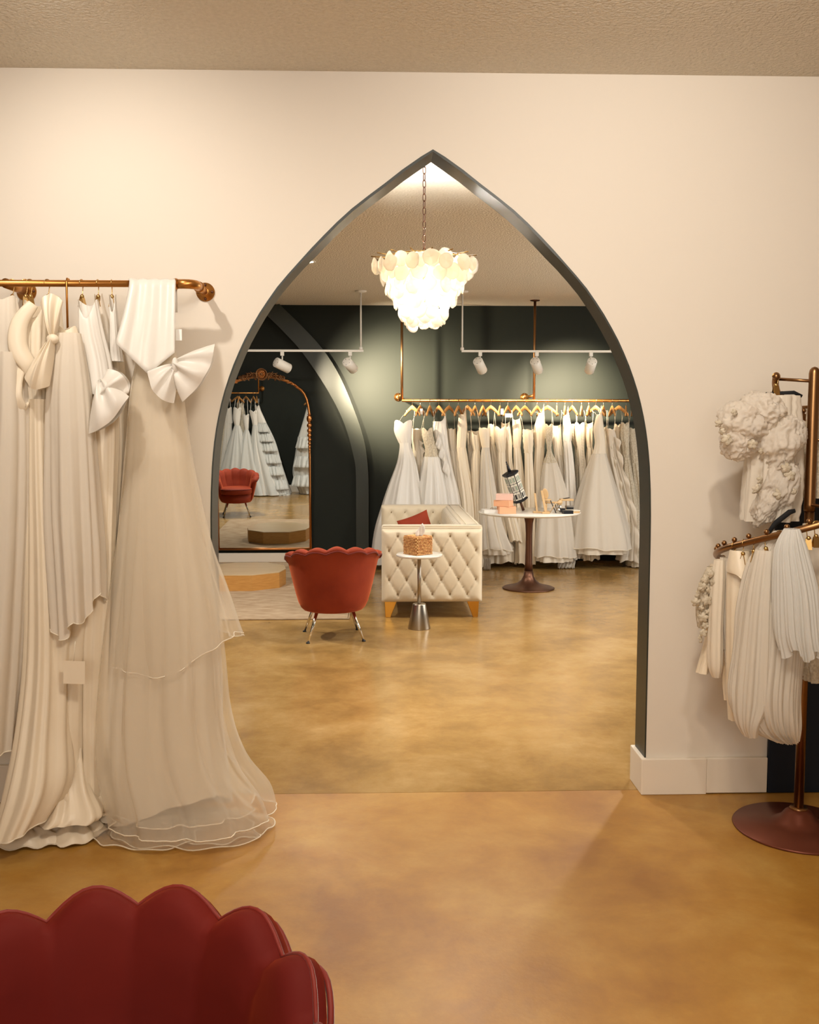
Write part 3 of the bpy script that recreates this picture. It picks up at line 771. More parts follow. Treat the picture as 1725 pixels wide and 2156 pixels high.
# ------------------------------------------------------------------ white track lights and downlights
def track(label, x0, x1, heads, rods, y=9.588, z=2.275):
    t = thing('track_light', label, 'light', ((x0 + x1) / 2, y, H))
    bevel(MB().box((x0, y - .011, z - .011), (x1, y + .011, z + .011)).build('track', M['white_metal'], t, smooth=False), .003)
    for x in rods:
        MB().tube([(x, y, z + .01), (x, y, H - .01)], .0085, 10).build('rod', M['white_metal'], t)
        MB().lathe((x, y, H - .02), [(.012, 0), (.055, .008), (.06, .0195)], 24).build('ceiling_plate', M['white_metal'], t)
        MB().lathe((x, y, z), [(.018, .008), (.018, .03), (.011, .04)], 14).build('collar', M['white_metal'], t)
    for hx, aim, pw in heads:
        head = bevel(MB().box((hx - .018, y - .014, z - .05), (hx + .018, y + .014, z - .01)).build('spotlight', M['white_metal'], t, smooth=False), .003)
        d = Vector(aim).normalized(); c = Vector((hx, y, z - .145)); L_ = .17
        MB().tube([(hx, y, z - .05), (hx, y + .0, z - .10)], .007, 8).build('stem', M['white_metal'], head)
        a = c - d * L_ / 2
        MB().lathe(tuple(a), [(.044, 0), (.050, .004), (.050, L_ - .003), (.047, L_), (.044, L_ - .004), (.042, L_ - .03)], 28, axis=tuple(d)).build('canister', M['white_metal'], head)
        u = d.orthogonal().normalized(); v = d.cross(u)
        for k in range(5):
            p = a + u * (.033 * cos(k * 1.2566)) + v * (.033 * sin(k * 1.2566)) - d * .0015
            MB().lathe(tuple(p), [(.0035, 0), (.0035, .003)], 8, axis=tuple(d)).build('screw', M['hole'], head)
        f = c + d * (L_ / 2 - .028)
        MB().lathe(tuple(f), [(.041, 0), (.041, .003)], 20, axis=tuple(d)).build('lamp', M['lamp_face'], head)
        lp = c + d * (L_ / 2 + .012)
        light('SPOT', 'spot_beam', tuple(lp), pw * 10.5, (1, .84, .60), tuple(lp + d + Vector((0, 0, .26))), .03, 80, 1.0)
track('white ceiling track with two spotlights left of the chandelier', -2.1, -.175, [(-.983, (.62, .55, -.30), 40), (-.308, (.34, .80, -.36), 62)], [-.20, -1.9])
track('white ceiling track with three spotlights above the gown rail', .805, 2.33, [(.993, (.35, .72, -.50), 17), (1.562, (.34, .75, -.50), 23), (2.109, (.02, .8, -.46), 40)], [.812, 2.318])
dl = thing('downlight', 'small lit recessed downlight in the rear room ceiling', 'light', (-.61, 7.94, H))
MB().lathe((-.61, 7.94, H - .006), [(.078, .0055), (.080, .003), (.062, 0), (.060, .004)], 28, cap=False).build('trim_ring', M['white_metal'], dl)
MB().lathe((-.61, 7.94, H - .004), [(.06, 0), (.06, .003)], 28).build('lens', M['lamp_face'], dl)

# ------------------------------------------------------------------ shell disc chandelier
CX, CY = .213, 4.75
ch = thing('chandelier', 'tiered chandelier of frosted white discs hanging on a chain behind the arch', 'chandelier', (CX, CY, H))
MB().lathe((CX, CY, H - .03), [(.03, 0), (.06, .012), (.065, .029)], 24).build('ceiling_rose', M['brass'], ch)
link0 = None; z = H - .045; k = 0
while z > 2.36:
    if link0 is None:
        P = []
        for i in range(20):
            a = 2 * pi * i / 20
            P.append((.0075 * cos(a), 0, .013 * sin(a) + (.006 if sin(a) > 0 else -.006)))
        link0 = MB().tube(P, .0022, 6, closed=True).build('chain_link', M['bronzedark']); l = link0
    else: l = link0.copy(); COL.objects.link(l)
    l.parent = ch; l.location = (0, 0, z - H); l.rotation_euler = (0, 0, pi / 2 * (k % 2) + .5)
    z -= .0325; k += 1
rt = [(.235, 14, 2.335), (.15, 10, 2.235), (.09, 8, 2.10)]
MB().tube([(CX, CY, 2.37), (CX, CY, 2.04)], .008, 8).build('stem', M['brass'], ch)
for r, nn, zz in rt:
    MB().tube([(CX + r * .8 * cos(2 * pi * i / 40), CY + r * .8 * sin(2 * pi * i / 40), zz) for i in range(40)], .004, 6, closed=True).build('ring', M['brass'], ch)
for i in range(16):
    a = 2 * pi * i / 16 + .1
    MB().tube([(CX + .03 * cos(a), CY + .03 * sin(a), 2.325), (CX + .262 * cos(a), CY + .262 * sin(a), 2.338)], .0028, 6).build('arm', M['brass'], ch)
for p in ((.05, 0, 2.20), (-.05, .02, 2.20), (0, -.045, 2.20), (.0, .05, 2.17), (0, 0, 2.10)):
    MB().ball((CX + p[0], CY + p[1], p[2]), .020, 12, 8).build('bulb', M['bulb'], ch)
discs = []
for v in range(5):
    rnd = random.Random(v); nn = 22; R0 = []; 
    rads = [.037 * (1 + rnd.uniform(-.06, .05)) for _ in range(nn)]
    mb = MB(); R = []
    for sc2, y in ((.05, -.0035), (.6, -.004), (.93, -.0025), (1, 0), (.93, .002), (.6, .0012), (.05, .001)):
        R.append([(rads[i] * sc2 * cos(2 * pi * i / nn), y + .0015 * sin(3 * 2 * pi * i / nn + v), rads[i] * sc2 * sin(2 * pi * i / nn)) for i in range(nn)])
    mb.rings(R, cap=True); o = mb.build('glass_disc', M['disc']); discs.append([o, False])
def put_disc(x, y, z, yaw, tilt, s=1):
    d = random.choice(discs)
    if not d[1]: o = d[0]; d[1] = True
    else: o = d[0].copy(); COL.objects.link(o)
    o.parent = ch; o.location = (x - CX, y - CY, z - H); o.rotation_euler = (tilt, random.uniform(-.3, .3), yaw); o.scale = (s, s, s)
for r, nn, zz, jit in ((.245, 17, 2.288, .5), (.213, 17, 2.303, .3), (.18, 15, 2.290, .3), (.205, 16, 2.245, .5), (.175, 15, 2.225, .35), (.14, 12, 2.24, .3),
                  (.185, 14, 2.185, .4), (.155, 13, 2.165, .35), (.145, 12, 2.125, .4), (.105, 9, 2.13, .3), (.115, 11, 2.075, .3), (.098, 10, 2.045, .3), (.085, 8, 2.03, .3), (.05, 5, 2.035, .3)):
    for i in range(nn):
        a = 2 * pi * i / nn + random.uniform(-.1, .1) + r * 9
        put_disc(CX + r * cos(a), CY + r * sin(a), zz + random.uniform(-.012, .012), a + pi / 2 + random.uniform(-jit, jit), random.uniform(-.12, .12), random.uniform(.9, 1.1))

# ------------------------------------------------------------------ hangers
def hang_proto():
    t = thing('wooden_hanger', 'x', 'hanger', (0, 0, 0))
    # origin at the rail contact; hangs along local x
    P = []
    for i in range(15):
        a = rad(-35 + 215 * i / 14); P.append((.019 * cos(a), 0, -.010 + .019 * sin(a) * 1.0))
    P = [(.0178 * cos(rad(a)), 0, -.014 + .0178 * sin(rad(a))) for a in range(200, -61, -20)]
    P = P[:] + [(.006, 0, -.036), (0, 0, -.048), (0, 0, -.075)]
    MB().tube(P, .0018, 6).build('hook', M['wirehook'], t)
    R = []
    for i in range(21):
        u = -1 + 2 * i / 20; x = .205 * u
        z = -.082 - .085 * (abs(u) ** 1.35); hgt = .016 + .010 * (1 - abs(u)); y0 = .007
        R.append([(x, -y0, z - hgt), (x, y0, z - hgt), (x, y0, z + hgt * .5), (x, 0, z + hgt * .75), (x, -y0, z + hgt * .5)])
    MB().rings(R, cap=True).build('shoulder_bar', M['hanger_wood'], t)
    return t
HP = hang_proto(); HP_used = [False]
def hanger(loc, yaw, label, group=None):
    if not HP_used[0]: h = HP; HP_used[0] = True
    else: h = copy_tree(HP)
    h.location = loc; h.rotation_euler = (0, 0, yaw); h['label'] = label
    if group: h['group'] = group
    return h
def clip_hanger(loc, label, yaw=.2, drop=.10, group=None, clipm='brass', tagc=True):
    t = thing('clip_hanger', label, 'hanger', loc, group)
    P = [(.0145 * cos(rad(a)), 0, -.0165 + .0145 * sin(rad(a))) for a in range(190, -61, -25)] + [(.006, 0, -.036), (.004, 0, -.05), (-.002, 0, -drop + .025)]
    c, s = cos(yaw), sin(yaw)
    def W(p): return (loc[0] + p[0] * c, loc[1] + p[0] * s, loc[2] + p[2])
    MB().tube([W(p) for p in P], .0017, 6).build('hook', M[clipm], t)
    MB().ball((loc[0], loc[1], loc[2] - drop + .022), .008, 10, 6).build('joint', M[clipm], t)
    Mx = Matrix.Translation((loc[0], loc[1], loc[2] - drop)) @ Matrix.Rotation(yaw, 4, 'Z')
    for sy in (-1, 1):
        V = [(-.009, sy * .002, .02), (.009, sy * .002, .02), (.012, sy * .010, -.016), (-.012, sy * .010, -.016)]
        V += [(x, y + sy * .002, z) for x, y, z in V]
        MB().add(V, [(0, 1, 2, 3), (7, 6, 5, 4), (0, 4, 5, 1), (1, 5, 6, 2), (2, 6, 7, 3), (3, 7, 4, 0)]).xf(Mx).build('clip', M[clipm], t, smooth=False)
    return t

# ------------------------------------------------------------------ rails
RY, RZ = 10.22, 1.803
def flange(parent, c, r, m, axis=(0, -1, 0)):
    f = MB().lathe(c, [(r, 0), (r, .006), (r * .55, .009), (r * .5, .02), (r * .36, .022)], 28, axis=axis).build('flange', m, parent)
    ax = Vector(axis).normalized(); u = ax.orthogonal().normalized(); v = ax.cross(u)
    for k in range(4):
        p = Vector(c) + ax * .006 + u * (r * .75 * cos(k * pi / 2 + .8)) + v * (r * .75 * sin(k * pi / 2 + .8))
        MB().lathe(tuple(p), [(.006, 0), (.005, .003), (.001, .0045)], 8, axis=axis).build('screw', M['bronzedark'], f)
    return f
br = thing('gown_rail', 'long copper gown rail hung from the rear ceiling on the dark wall', 'clothes rail', (1.5, RY, H))
MB().tube([(.222, RY, RZ), (4.2, RY, RZ)], .016, 12).build('rail', M['gold'], br)
for x in (.222, 1.64, 3.1):
    MB().tube([(x, RY, RZ), (x, RY, H - .005)], .014, 12).build('post', M['bronze'], br)
    MB().lathe((x, RY, H - .016), [(.016, 0), (.05, .008), (.052, .0155)], 24).build('ceiling_flange', M['bronzedark'], br)
    MB().tube([(x - .015, RY, RZ + .05), (x - .03, D2 - .001, RZ + .05)], .014, 12).build('wall_stub', M['gold'], br)
    flange(br, (x - .03, D2, RZ + .05), .048, M['gold'])
# ------------------------------------------------------------------ gowns on the rear rail
def Z8(x, y): return 800 + x / 3.08, 780 + y / 3.08
ordn = ['first', 'second', 'third', 'fourth', 'fifth', 'sixth', 'seventh', 'eighth', 'ninth', 'tenth', 'eleventh', 'twelfth', 'thirteenth', 'fourteenth', 'fifteenth', 'sixteenth', 'seventeenth', 'eighteenth', 'nineteenth', 'twentieth', 'twenty-first', 'twenty-second', 'twenty-third', 'twenty-fourth', 'twenty-fifth', 'twenty-sixth', 'twenty-seventh', 'twenty-eighth']
def neck_sweet(a): return .028 * abs(cos(a)) ** .8 * (1) - .012 * abs(cos(a * 1.0)) ** 6 + .02 * abs(sin(2 * a))
def neck_v(a): return -.05 * max(0, sin(a)) ** 3 + .02 * abs(cos(a)) ** 2
def neck_flat(a): return .008 * sin(3 * a)
def neck_one(a): return .10 * max(0, cos(a)) ** 3
def gown(label, rows, y, m, seed, hookx=None, neck=neck_sweet, k=7, waist=2, hemf=None, trim=None, straps=True, railz=RZ, name='wedding_gown', group='gowns on the rear rail', msk=None, ruck=0, n=64, sub=4):
    R = pxrows(rows, y)
    g = thing(name, label, 'dress', (R[0][1], y, R[0][0]), group)
    rnd = random.Random(seed + 50)
    body = R[:waist + 1]
    b = cloth('bodice', body, m, g, k=6, seed=seed, n=n, sub=sub + 1, neck=neck, ruck=ruck)
    ph = rnd.uniform(0, 6)
    hf = hemf if hemf else (lambda a: .012 * sin(3 * a + ph) + .008 * sin(7 * a))
    s = cloth('skirt', R[waist:], msk or m, g, k=k, seed=seed, n=n, sub=sub, hem=hf, trim=trim)
    if straps and hookx is not None:
        hx, _ = at(hookx, 850, y)
        zt = railz - .115
        for sx in (-1, 1):
            top = R[0]
            x1 = top[1] + sx * top[3] * .75
            x0 = hx + sx * min(.06, top[3] * .9 + .01)
            MB().tube([(x0 - .004, y, zt + .01), (x0, y - .012, zt - .01), ((x0 + x1) / 2, y - .014, (zt + top[0]) / 2), (x1, y - .01, top[0] - .03)], .0032, 6, flat=.5).build('strap', m, g)
    return g, R
S_, C_, K_, H_, L_ = M['satin'], M['satin_cream'], M['crepe'], M['chiffon'], M['lace']
TU, TC = M['tulle_dense'], M['tulle_cool']
def g8(rows): 
    out = []
    for r in rows:
        a = Z8(r[1], r[0]); b = Z8(r[2], r[0]); out.append((a[1], a[0], b[0]) + tuple(r[3:]))
    return out
hooks = [210, 262, 325, 383, 450, 510, 568, 617, 668, 720, 780, 830, 885, 942, 1020, 1088, 1148, 1200, 1248, 1308, 1355, 1400, 1450, 1507, 1550, 1597, 1640]
hw8 = [45, 32, 26, 30, 52, 34, 36, 34, 34, 42, 26, 42, 22, 62, 56, 50, 22, 28, 8, 32, 38, 30, 44, 8, 32, 34, 26]
spec = [ # rows in close-up coordinates: (y, left, right, half depth, fold), description, material, neck, lane
 (0, [(345, 95, 212, .045, 0), (400, 94, 210, .05, 0), (470, 125, 205, .04, .004), (500, 128, 205, .045, .004), (600, 112, 235, .07, .01), (750, 60, 262, .11, .02), (900, 15, 290, .15, .03), (1060, -25, 310, .18, .04), (1270, -50, 320, .2, .045)], 'white satin strapless gown with a wide skirt at the far left of the rail', S_, neck_sweet, -.12),
 (1, [(380, 205, 275, .04, 0), (450, 210, 272, .04, .004), (520, 215, 285, .045, .006), (700, 205, 300, .06, .02), (950, 180, 310, .08, .03), (1270, 150, 330, .1, .03)], 'slim gown with a cascading ruffle, just right of the wide satin gown', K_, neck_flat, .02),
 (2, [(395, 272, 345, .045, 0), (430, 275, 350, .045, 0), (510, 295, 372, .035, .004), (560, 290, 385, .05, .008), (700, 265, 420, .09, .02), (860, 235, 450, .12, .03), (1270, 180, 500, .16, .04)], 'white A-line gown with lace bodice, full satin panel skirt', S_, neck_sweet, -.10),
 (3, [(330, 345, 430, .04, 0), (400, 350, 440, .045, .004), (500, 365, 450, .045, .006), (650, 375, 480, .06, .012), (860, 400, 530, .08, .02), (1270, 420, 560, .1, .03)], 'off-white gown with draped side flounce falling over the hip', S_, neck_one, -.02),
 (4, [(380, 440, 495, .045, 0), (430, 442, 498, .045, .004), (520, 452, 505, .04, .004), (700, 465, 545, .06, .012), (900, 470, 580, .08, .02), (1270, 480, 590, .1, .03)], 'cream crepe column gown with square top', K_, neck_flat, .04),
 (5, [(285, 515, 560, .035, 0), (370, 505, 568, .04, .003), (500, 500, 560, .04, .003), (640, 505, 580, .05, .01), (860, 530, 620, .07, .02), (1270, 550, 640, .09, .03)], 'smooth halter-neck satin gown, its top reaching the hanger', C_, neck_one, -.05),
 (6, [(395, 568, 600, .035, 0), (450, 568, 600, .035, .003), (540, 575, 610, .04, .006), (700, 590, 635, .05, .01), (950, 610, 660, .07, .02), (1270, 620, 690, .08, .02)], 'narrow ivory gown squeezed beside the cowl-draped gown', K_, neck_flat, .05),
 (7, [(395, 592, 655, .05, 0), (450, 595, 655, .05, .012), (520, 610, 650, .04, .008), (600, 600, 655, .05, .01), (800, 600, 660, .07, .02), (1000, 610, 665, .08, .025), (1270, 620, 690, .09, .03)], 'gown with folded cowl bust beside the tall hanger gap', C_, neck_v, -.04),
 (8, [(375, 645, 720, .05, 0), (410, 648, 718, .05, .003), (500, 665, 715, .04, .004), (570, 662, 722, .05, .01), (800, 655, 760, .09, .02), (1000, 650, 800, .12, .03), (1165, 645, 872, .14, .035)], 'ivory off-shoulder gown with soft tulle skirt behind the peach boxes', TU, neck_flat, -.10),
 (9, [(350, 705, 745, .04, 0), (400, 700, 750, .04, .003), (480, 715, 750, .04, .004), (560, 722, 770, .05, .01), (800, 735, 830, .08, .02), (1100, 700, 870, .1, .03), (1250, 690, 880, .11, .03)], 'ivory square-neck gown with a plain hem near the floor', C_, neck_flat, .02),
 (10, [(385, 748, 825, .045, 0), (440, 750, 822, .05, .006), (530, 768, 815, .04, .006), (620, 770, 820, .05, .01), (800, 785, 850, .07, .02), (1110, 850, 930, .09, .02)], 'cream gown with ruched asymmetric bodice above the leaning swatch tower', C_, neck_sweet, -.08),
 (11, [(345, 790, 845, .04, 0), (400, 795, 855, .04, .004), (480, 815, 862, .04, .006), (600, 825, 862, .05, .012), (800, 850, 900, .07, .02), (1110, 870, 960, .09, .02)], 'cream gown with flared peplum sleeve edge', C_, neck_v, .0),
 (12, [(320, 862, 915, .04, 0), (390, 865, 925, .045, .004), (500, 872, 915, .04, .006), (650, 875, 935, .06, .01), (900, 885, 955, .08, .02), (1200, 895, 1005, .1, .03), (1260, 890, 1010, .1, .03)], 'tall ivory V-neck gown with a straight skirt behind the table stem', C_, neck_v, -.03),
 (13, [(385, 930, 1000, .045, 0), (440, 935, 1000, .05, .008), (535, 942, 995, .04, .006), (620, 945, 998, .05, .01), (850, 950, 1010, .07, .02), (1255, 960, 1015, .09, .02)], 'ivory gown with pleated draped bodice left of the halter gown', C_, neck_flat, -.09),
 (14, [(275, 1035, 1068, .035, 0), (380, 1005, 1078, .045, .003), (500, 1010, 1070, .045, .004), (650, 1005, 1065, .06, .01), (850, 1010, 1060, .08, .02), (1200, 1015, 1100, .1, .03)], 'plain high-halter satin gown beside the big tulle skirt', C_, neck_one, -.05),
 (15, [(370, 1075, 1125, .04, 0), (430, 1078, 1122, .04, .006), (520, 1090, 1115, .035, .006), (600, 1070, 1155, .06, .012), (800, 1045, 1225, .12, .02), (1000, 1020, 1255, .16, .03), (1215, 1005, 1285, .19, .04)], 'tulle ballgown with ruched lace bodice right of the table stem', TU, neck_sweet, -.14),
 (16, [(360, 1122, 1180, .04, 0), (430, 1125, 1182, .04, .004), (550, 1140, 1195, .045, .01), (700, 1160, 1225, .06, .015), (900, 1180, 1250, .08, .02), (1220, 1190, 1270, .09, .02)], 'ivory chiffon gown with a knife-pleat side drape', H_, neck_v, .03),
 (17, [(290, 1195, 1225, .035, 0), (370, 1192, 1250, .04, .003), (460, 1195, 1245, .04, .003), (600, 1205, 1262, .05, .008), (900, 1215, 1285, .07, .015), (1220, 1225, 1310, .09, .02)], 'smooth satin gown with a white folded sash at the hanger', S_, neck_one, -.05),
 (18, [(350, 1235, 1290, .04, 0), (420, 1240, 1290, .04, .003), (500, 1270, 1290, .03, .004), (700, 1275, 1300, .05, .01), (950, 1270, 1310, .07, .015), (1200, 1270, 1330, .08, .02)], 'lace-topped gown half hidden behind the corset-laced gown', L_, neck_flat, .05),
 (19, [(360, 1270, 1335, .04, 0), (420, 1272, 1335, .045, .004), (520, 1290, 1330, .035, .004), (620, 1300, 1340, .05, .01), (850, 1310, 1380, .08, .02), (1220, 1320, 1400, .1, .03)], 'ivory gown with a long laced ribbon back', K_, neck_sweet, -.02),
 (20, [(345, 1340, 1390, .045, 0), (420, 1340, 1385, .045, .01), (500, 1350, 1382, .035, .008), (620, 1345, 1400, .06, .01), (850, 1330, 1420, .08, .02), (1230, 1320, 1430, .1, .03)], 'ruched ivory gown left of the largest tulle ballgown', C_, neck_v, .0),
 (21, [(285, 1412, 1442, .04, 0), (380, 1392, 1462, .045, .002), (470, 1400, 1470, .045, .003), (540, 1385, 1475, .05, .006), (700, 1335, 1530, .11, .015), (900, 1285, 1600, .16, .025), (1060, 1262, 1650, .19, .035), (1165, 1255, 1670, .21, .04)], 'largest tulle ballgown with plain tank bodice on the right of the rail', TU, neck_one, -.16),
 (22, [(370, 1445, 1480, .04, 0), (430, 1445, 1480, .04, .003), (560, 1465, 1510, .05, .01), (760, 1490, 1570, .08, .02), (1000, 1540, 1640, .1, .03), (1200, 1540, 1690, .12, .03)], 'ivory gown with a fluted side frill right of the tank bodice', K_, neck_v, .02),
 (23, [(380, 1478, 1525, .04, 0), (430, 1480, 1540, .04, .003), (560, 1495, 1560, .045, .01), (760, 1540, 1620, .07, .02), (1000, 1600, 1670, .1, .03), (1240, 1560, 1690, .12, .03)], 'ivory chiffon gown with a waterfall train edge', H_, neck_flat, -.04),
 (24, [(370, 1525, 1575, .04, 0), (440, 1530, 1570, .04, .003), (560, 1545, 1585, .045, .01), (760, 1575, 1640, .07, .02), (1000, 1620, 1690, .09, .02), (1275, 1620, 1720, .1, .03)], 'cream gown with soft scooped neckline near the arch edge', C_, neck_sweet, .04),
 (25, [(360, 1570, 1625, .045, 0), (430, 1570, 1625, .045, .006), (560, 1588, 1620, .04, .008), (700, 1590, 1650, .06, .015), (900, 1610, 1690, .08, .02), (1290, 1630, 1760, .1, .03)], 'beaded lace gown second from the arch edge', L_, neck_sweet, -.05),
 (26, [(375, 1615, 1665, .045, 0), (430, 1615, 1670, .045, .003), (600, 1630, 1690, .05, .01), (900, 1660, 1740, .08, .02), (1290, 1680, 1790, .1, .03)], 'ruched lace gown partly cut off by the right side of the arch', L_, neck_flat, .03),
]
for i, rows, lab, m, nk, lane in spec:
    y = RY + lane
    wi = 3 if i in (2, 15, 21, 19) else 2
    trim = .0035 if i in (15, 21, 8) else None
    rk = .0025 if i in (13, 15, 20, 10, 25) else 0
    topm = {15: L_, 8: C_, 21: K_, 2: L_}.get(i, m)
    g, R = gown(lab, g8(rows), y, topm, i * 3 + 1, hookx=Z8(hooks[i], 0)[0], neck=nk, waist=wi, trim=trim, msk=m, ruck=rk, k=[7, 5, 9, 6][i % 4])
    if i in (15, 21, 8):   # opaque lining below a sheer skirt
        RR = R[wi:]
        cloth('lining', [(z if q < len(RR) - 1 else z - .06, cx, cy, hw * .8, hd * .8, am) for q, (z, cx, cy, hw, hd, am) in enumerate(RR)], K_, g, k=6, seed=i, n=56, sub=3)
    if i in (1, 22, 23):
        x0, z0 = R[1][1], R[1][0]
        pth = [(R[j][1] + R[j][3] * .30, y - R[j][4] - .015, R[j][0]) for j in range(1, len(R))]
        ruffle('ruffle', pth, .06, m, g, waves=5, amp=.018, seed=i, dirv=(.45, -.25, -.3))
    if i == 3:
        ruffle('flounce', [(R[1][1] - .02, y - .06, R[1][0]), (R[2][1] + .01, y - .07, R[2][0]), (R[3][1] + .05, y - .09, R[3][0])], .12, m, g, waves=3, amp=.02, seed=i, dirv=(-.3, -.2, -1))
    if i == 19:
        for k2 in range(12):
            z = R[1][0] - .03 * k2
            MB().tube([(R[1][1] + .005, y - .065, z), (R[1][1] + .035, y - .067, z - .01)], .003, 5).build('lacing', M['edge'], g)
    x, _ = at(Z8(hooks[i], 0)[0], 850, RY)
    ap = hw8[i] / 3.08 * RY / F / .205
    yaw = math.acos(min(1, max(.08, ap))) * (1 if i % 3 else -1)
    hanger((x, RY, RZ + .014), yaw, 'wooden hanger with wire hook, %s from the left on the rear rail' % ordn[i], 'wooden hangers on the rear rail')
# sheer underskirt hems and plastic bags peeking below
for x0, x1, zt, y, lab in ((670, 715, .12, 10.05, 'crumpled sheer hem panel just right of the sofa'), (1150, 1260, .10, 10.12, 'clear dress bag end lying under the tulle ballgown')):
    a, _ = at(Z8(x0, 0)[0], 1190, y); b, _ = at(Z8(x1, 0)[0], 1190, y)
    G = [[(a + (b - a) * i / 24, y - .05 - .02 * sin(i * 1.3 + j), zt * (1 - j / 6) + .008 + .006 * sin(i * 2.1)) for i in range(25)] for j in range(7)]
    tag(sheet('dress_bag', G, M['tulle_dense'], None), lab, 'dress bag')
# paper swing tags
for i, zo in ((1, .12), (10, .04)):
    x, _ = at(Z8(hooks[i], 0)[0], 850, RY)
    tag(MB().box((x - .006, RY - .11, RZ - .15), (x + .022, RY - .108, RZ - .09)).build('paper_tag', M['white_card'], smooth=False), 'white paper tag on the %s hanger of the rear rail' % ordn[i], 'tag')
x, z = at(800 + 835 / 3.08, 780 + 292 / 3.08, 10.05)
tag(MB().box((x - .04, 10.05, z - .02), (x + .04, 10.052, z + .02)).build('paper_tag', M['white_card'], smooth=False), 'wide white paper card hanging between two bodices of the rear rail', 'tag')

# ------------------------------------------------------------------ second rail behind the middle wall, seen in the mirror
def ar(px, py):
    x, z = at(px, py, 17.0); return x, z - .33
MYR = 4.35
xe, zr = ar(547, 833)
zr = 1.80
r2 = thing('gown_rail', 'copper gown rail behind the cream wall, reflected in the mirror', 'clothes rail', (-2.9, MYR, H))
MB().tube([(-4.1, MYR, zr), (xe, MYR, zr)], .013, 12).build('rail', M['gold'], r2)
for x in (xe, -3.7):
    MB().tube([(x, MYR, zr), (x, MYR, H)], .012, 12).build('post', M['gold'], r2)
MB().tube([(xe, MYR, zr + .07), (xe, D1 + WT + .001, zr + .07)], .012, 12).build('wall_stub', M['gold'], r2)
flange(r2, (xe, D1 + WT, zr + .07), .05, M['gold'], (0, 1, 0))
refl = [([(862, 495, 512, .06, 0), (880, 494, 510, .06, .003), (895, 497, 508, .05, .005), (930, 485, 520, .12, .02), (980, 470, 532, .2, .03), (1042, 455, 540, .26, .05)], 'white tulle gown at the middle of the reflected rail', TC),
        ([(876, 514, 528, .06, 0), (890, 516, 527, .06, .003), (904, 519, 526, .05, .005), (940, 506, 540, .14, .02), (990, 490, 560, .22, .03), (1046, 478, 582, .26, .05)], 'strapless white ballgown second from the end of the reflected rail', TC),
        ([(868, 528, 545, .06, 0), (884, 533, 545, .05, .003), (894, 535, 545, .05, .005), (940, 530, 556, .12, .02), (1000, 524, 582, .2, .03), (1050, 520, 600, .25, .05)], 'white ballgown with sweetheart bodice near the end of the reflected rail', TC),
        ([(858, 538, 548, .06, 0), (890, 541, 562, .06, .004), (930, 545, 580, .10, .02), (980, 552, 594, .16, .03), (1044, 560, 612, .2, .05)], 'tiered ruffled gown at the very end of the reflected rail', TC),
        ([(852, 500, 514, .06, 0), (880, 500, 520, .06, .004), (930, 500, 528, .1, .02), (1040, 490, 545, .14, .03)], 'ivory lace gown half hidden in the reflection', L_),
        ([(862, 476, 490, .06, 0), (890, 474, 492, .06, .004), (912, 472, 490, .07, .01), (1040, 455, 500, .14, .03)], 'short peplum top gown at the left of the reflection', S_),
        ([(862, 462, 474, .06, 0), (900, 460, 476, .06, .004), (960, 452, 476, .08, .01), (1040, 440, 480, .14, .03)], 'beaded lace gown at the left edge of the reflection', L_)]
for i, (rows, lab, m) in enumerate(refl):
    R = [(max(ar(x0, py)[1], .02), (ar(x0, py)[0] + ar(x1, py)[0]) / 2, MYR + .06 * (1 if i < 3 else -.6), (ar(x1, py)[0] - ar(x0, py)[0]) / 2, hd * .8, am) for py, x0, x1, hd, am in rows]
    g = thing('wedding_gown', lab, 'dress', (R[0][1], MYR, R[0][0]), 'gowns on the rail behind the cream wall')
    wi = 2 if i < 3 else 1
    cloth('bodice', R[:wi + 1], S_ if m == TC else m, g, k=6, seed=i, n=40, sub=4, neck=neck_sweet)
    sk = cloth('skirt', R[wi:], m, g, k=8, seed=i + 9, n=64, sub=5, trim=.004 if i < 3 else None)
    if m == TC: cloth('lining', [(z, cx, cy, hw * .9, hd * .8, am * .8) for z, cx, cy, hw, hd, am in R[wi:]], S_, g, k=7, seed=i, n=56, sub=4)
    if i == 3:
        for j in range(1, len(R)):
            for q in (0, .5):
                if j == len(R) - 1 and q: continue
                a_, b_2 = R[j], R[min(j + 1, len(R) - 1)]
                mixr = [u * (1 - q) + v * q for u, v in zip(a_, b_2)]
                pth = [(mixr[1] + mixr[3] * cos(t), mixr[2] + (mixr[4] + .02) * sin(t), mixr[0]) for t in [pi * k2 / 10 for k2 in range(11)]]
                ruffle('ruffle', pth, .17, TC, g, waves=9, amp=.03, seed=j, dirv=(.25, .3, -1), sg=1)
    hanger((R[0][1], MYR, zr + .012), rad(50 + 10 * i), 'wooden hanger carrying the %s' % lab.split(' of ')[0].split(' at the ')[0].split(' near ')[0].split(' second ')[0], 'wooden hangers on the rail behind the cream wall')
    for sx in (-1, 1):
        MB().tube([(R[0][1] + sx * .03, R[0][2], zr - .10), (R[0][1] + sx * R[0][3] * .7, R[0][2] + .04, R[0][0] - .02)], .004, 6, flat=.5).build('strap', S_, g)
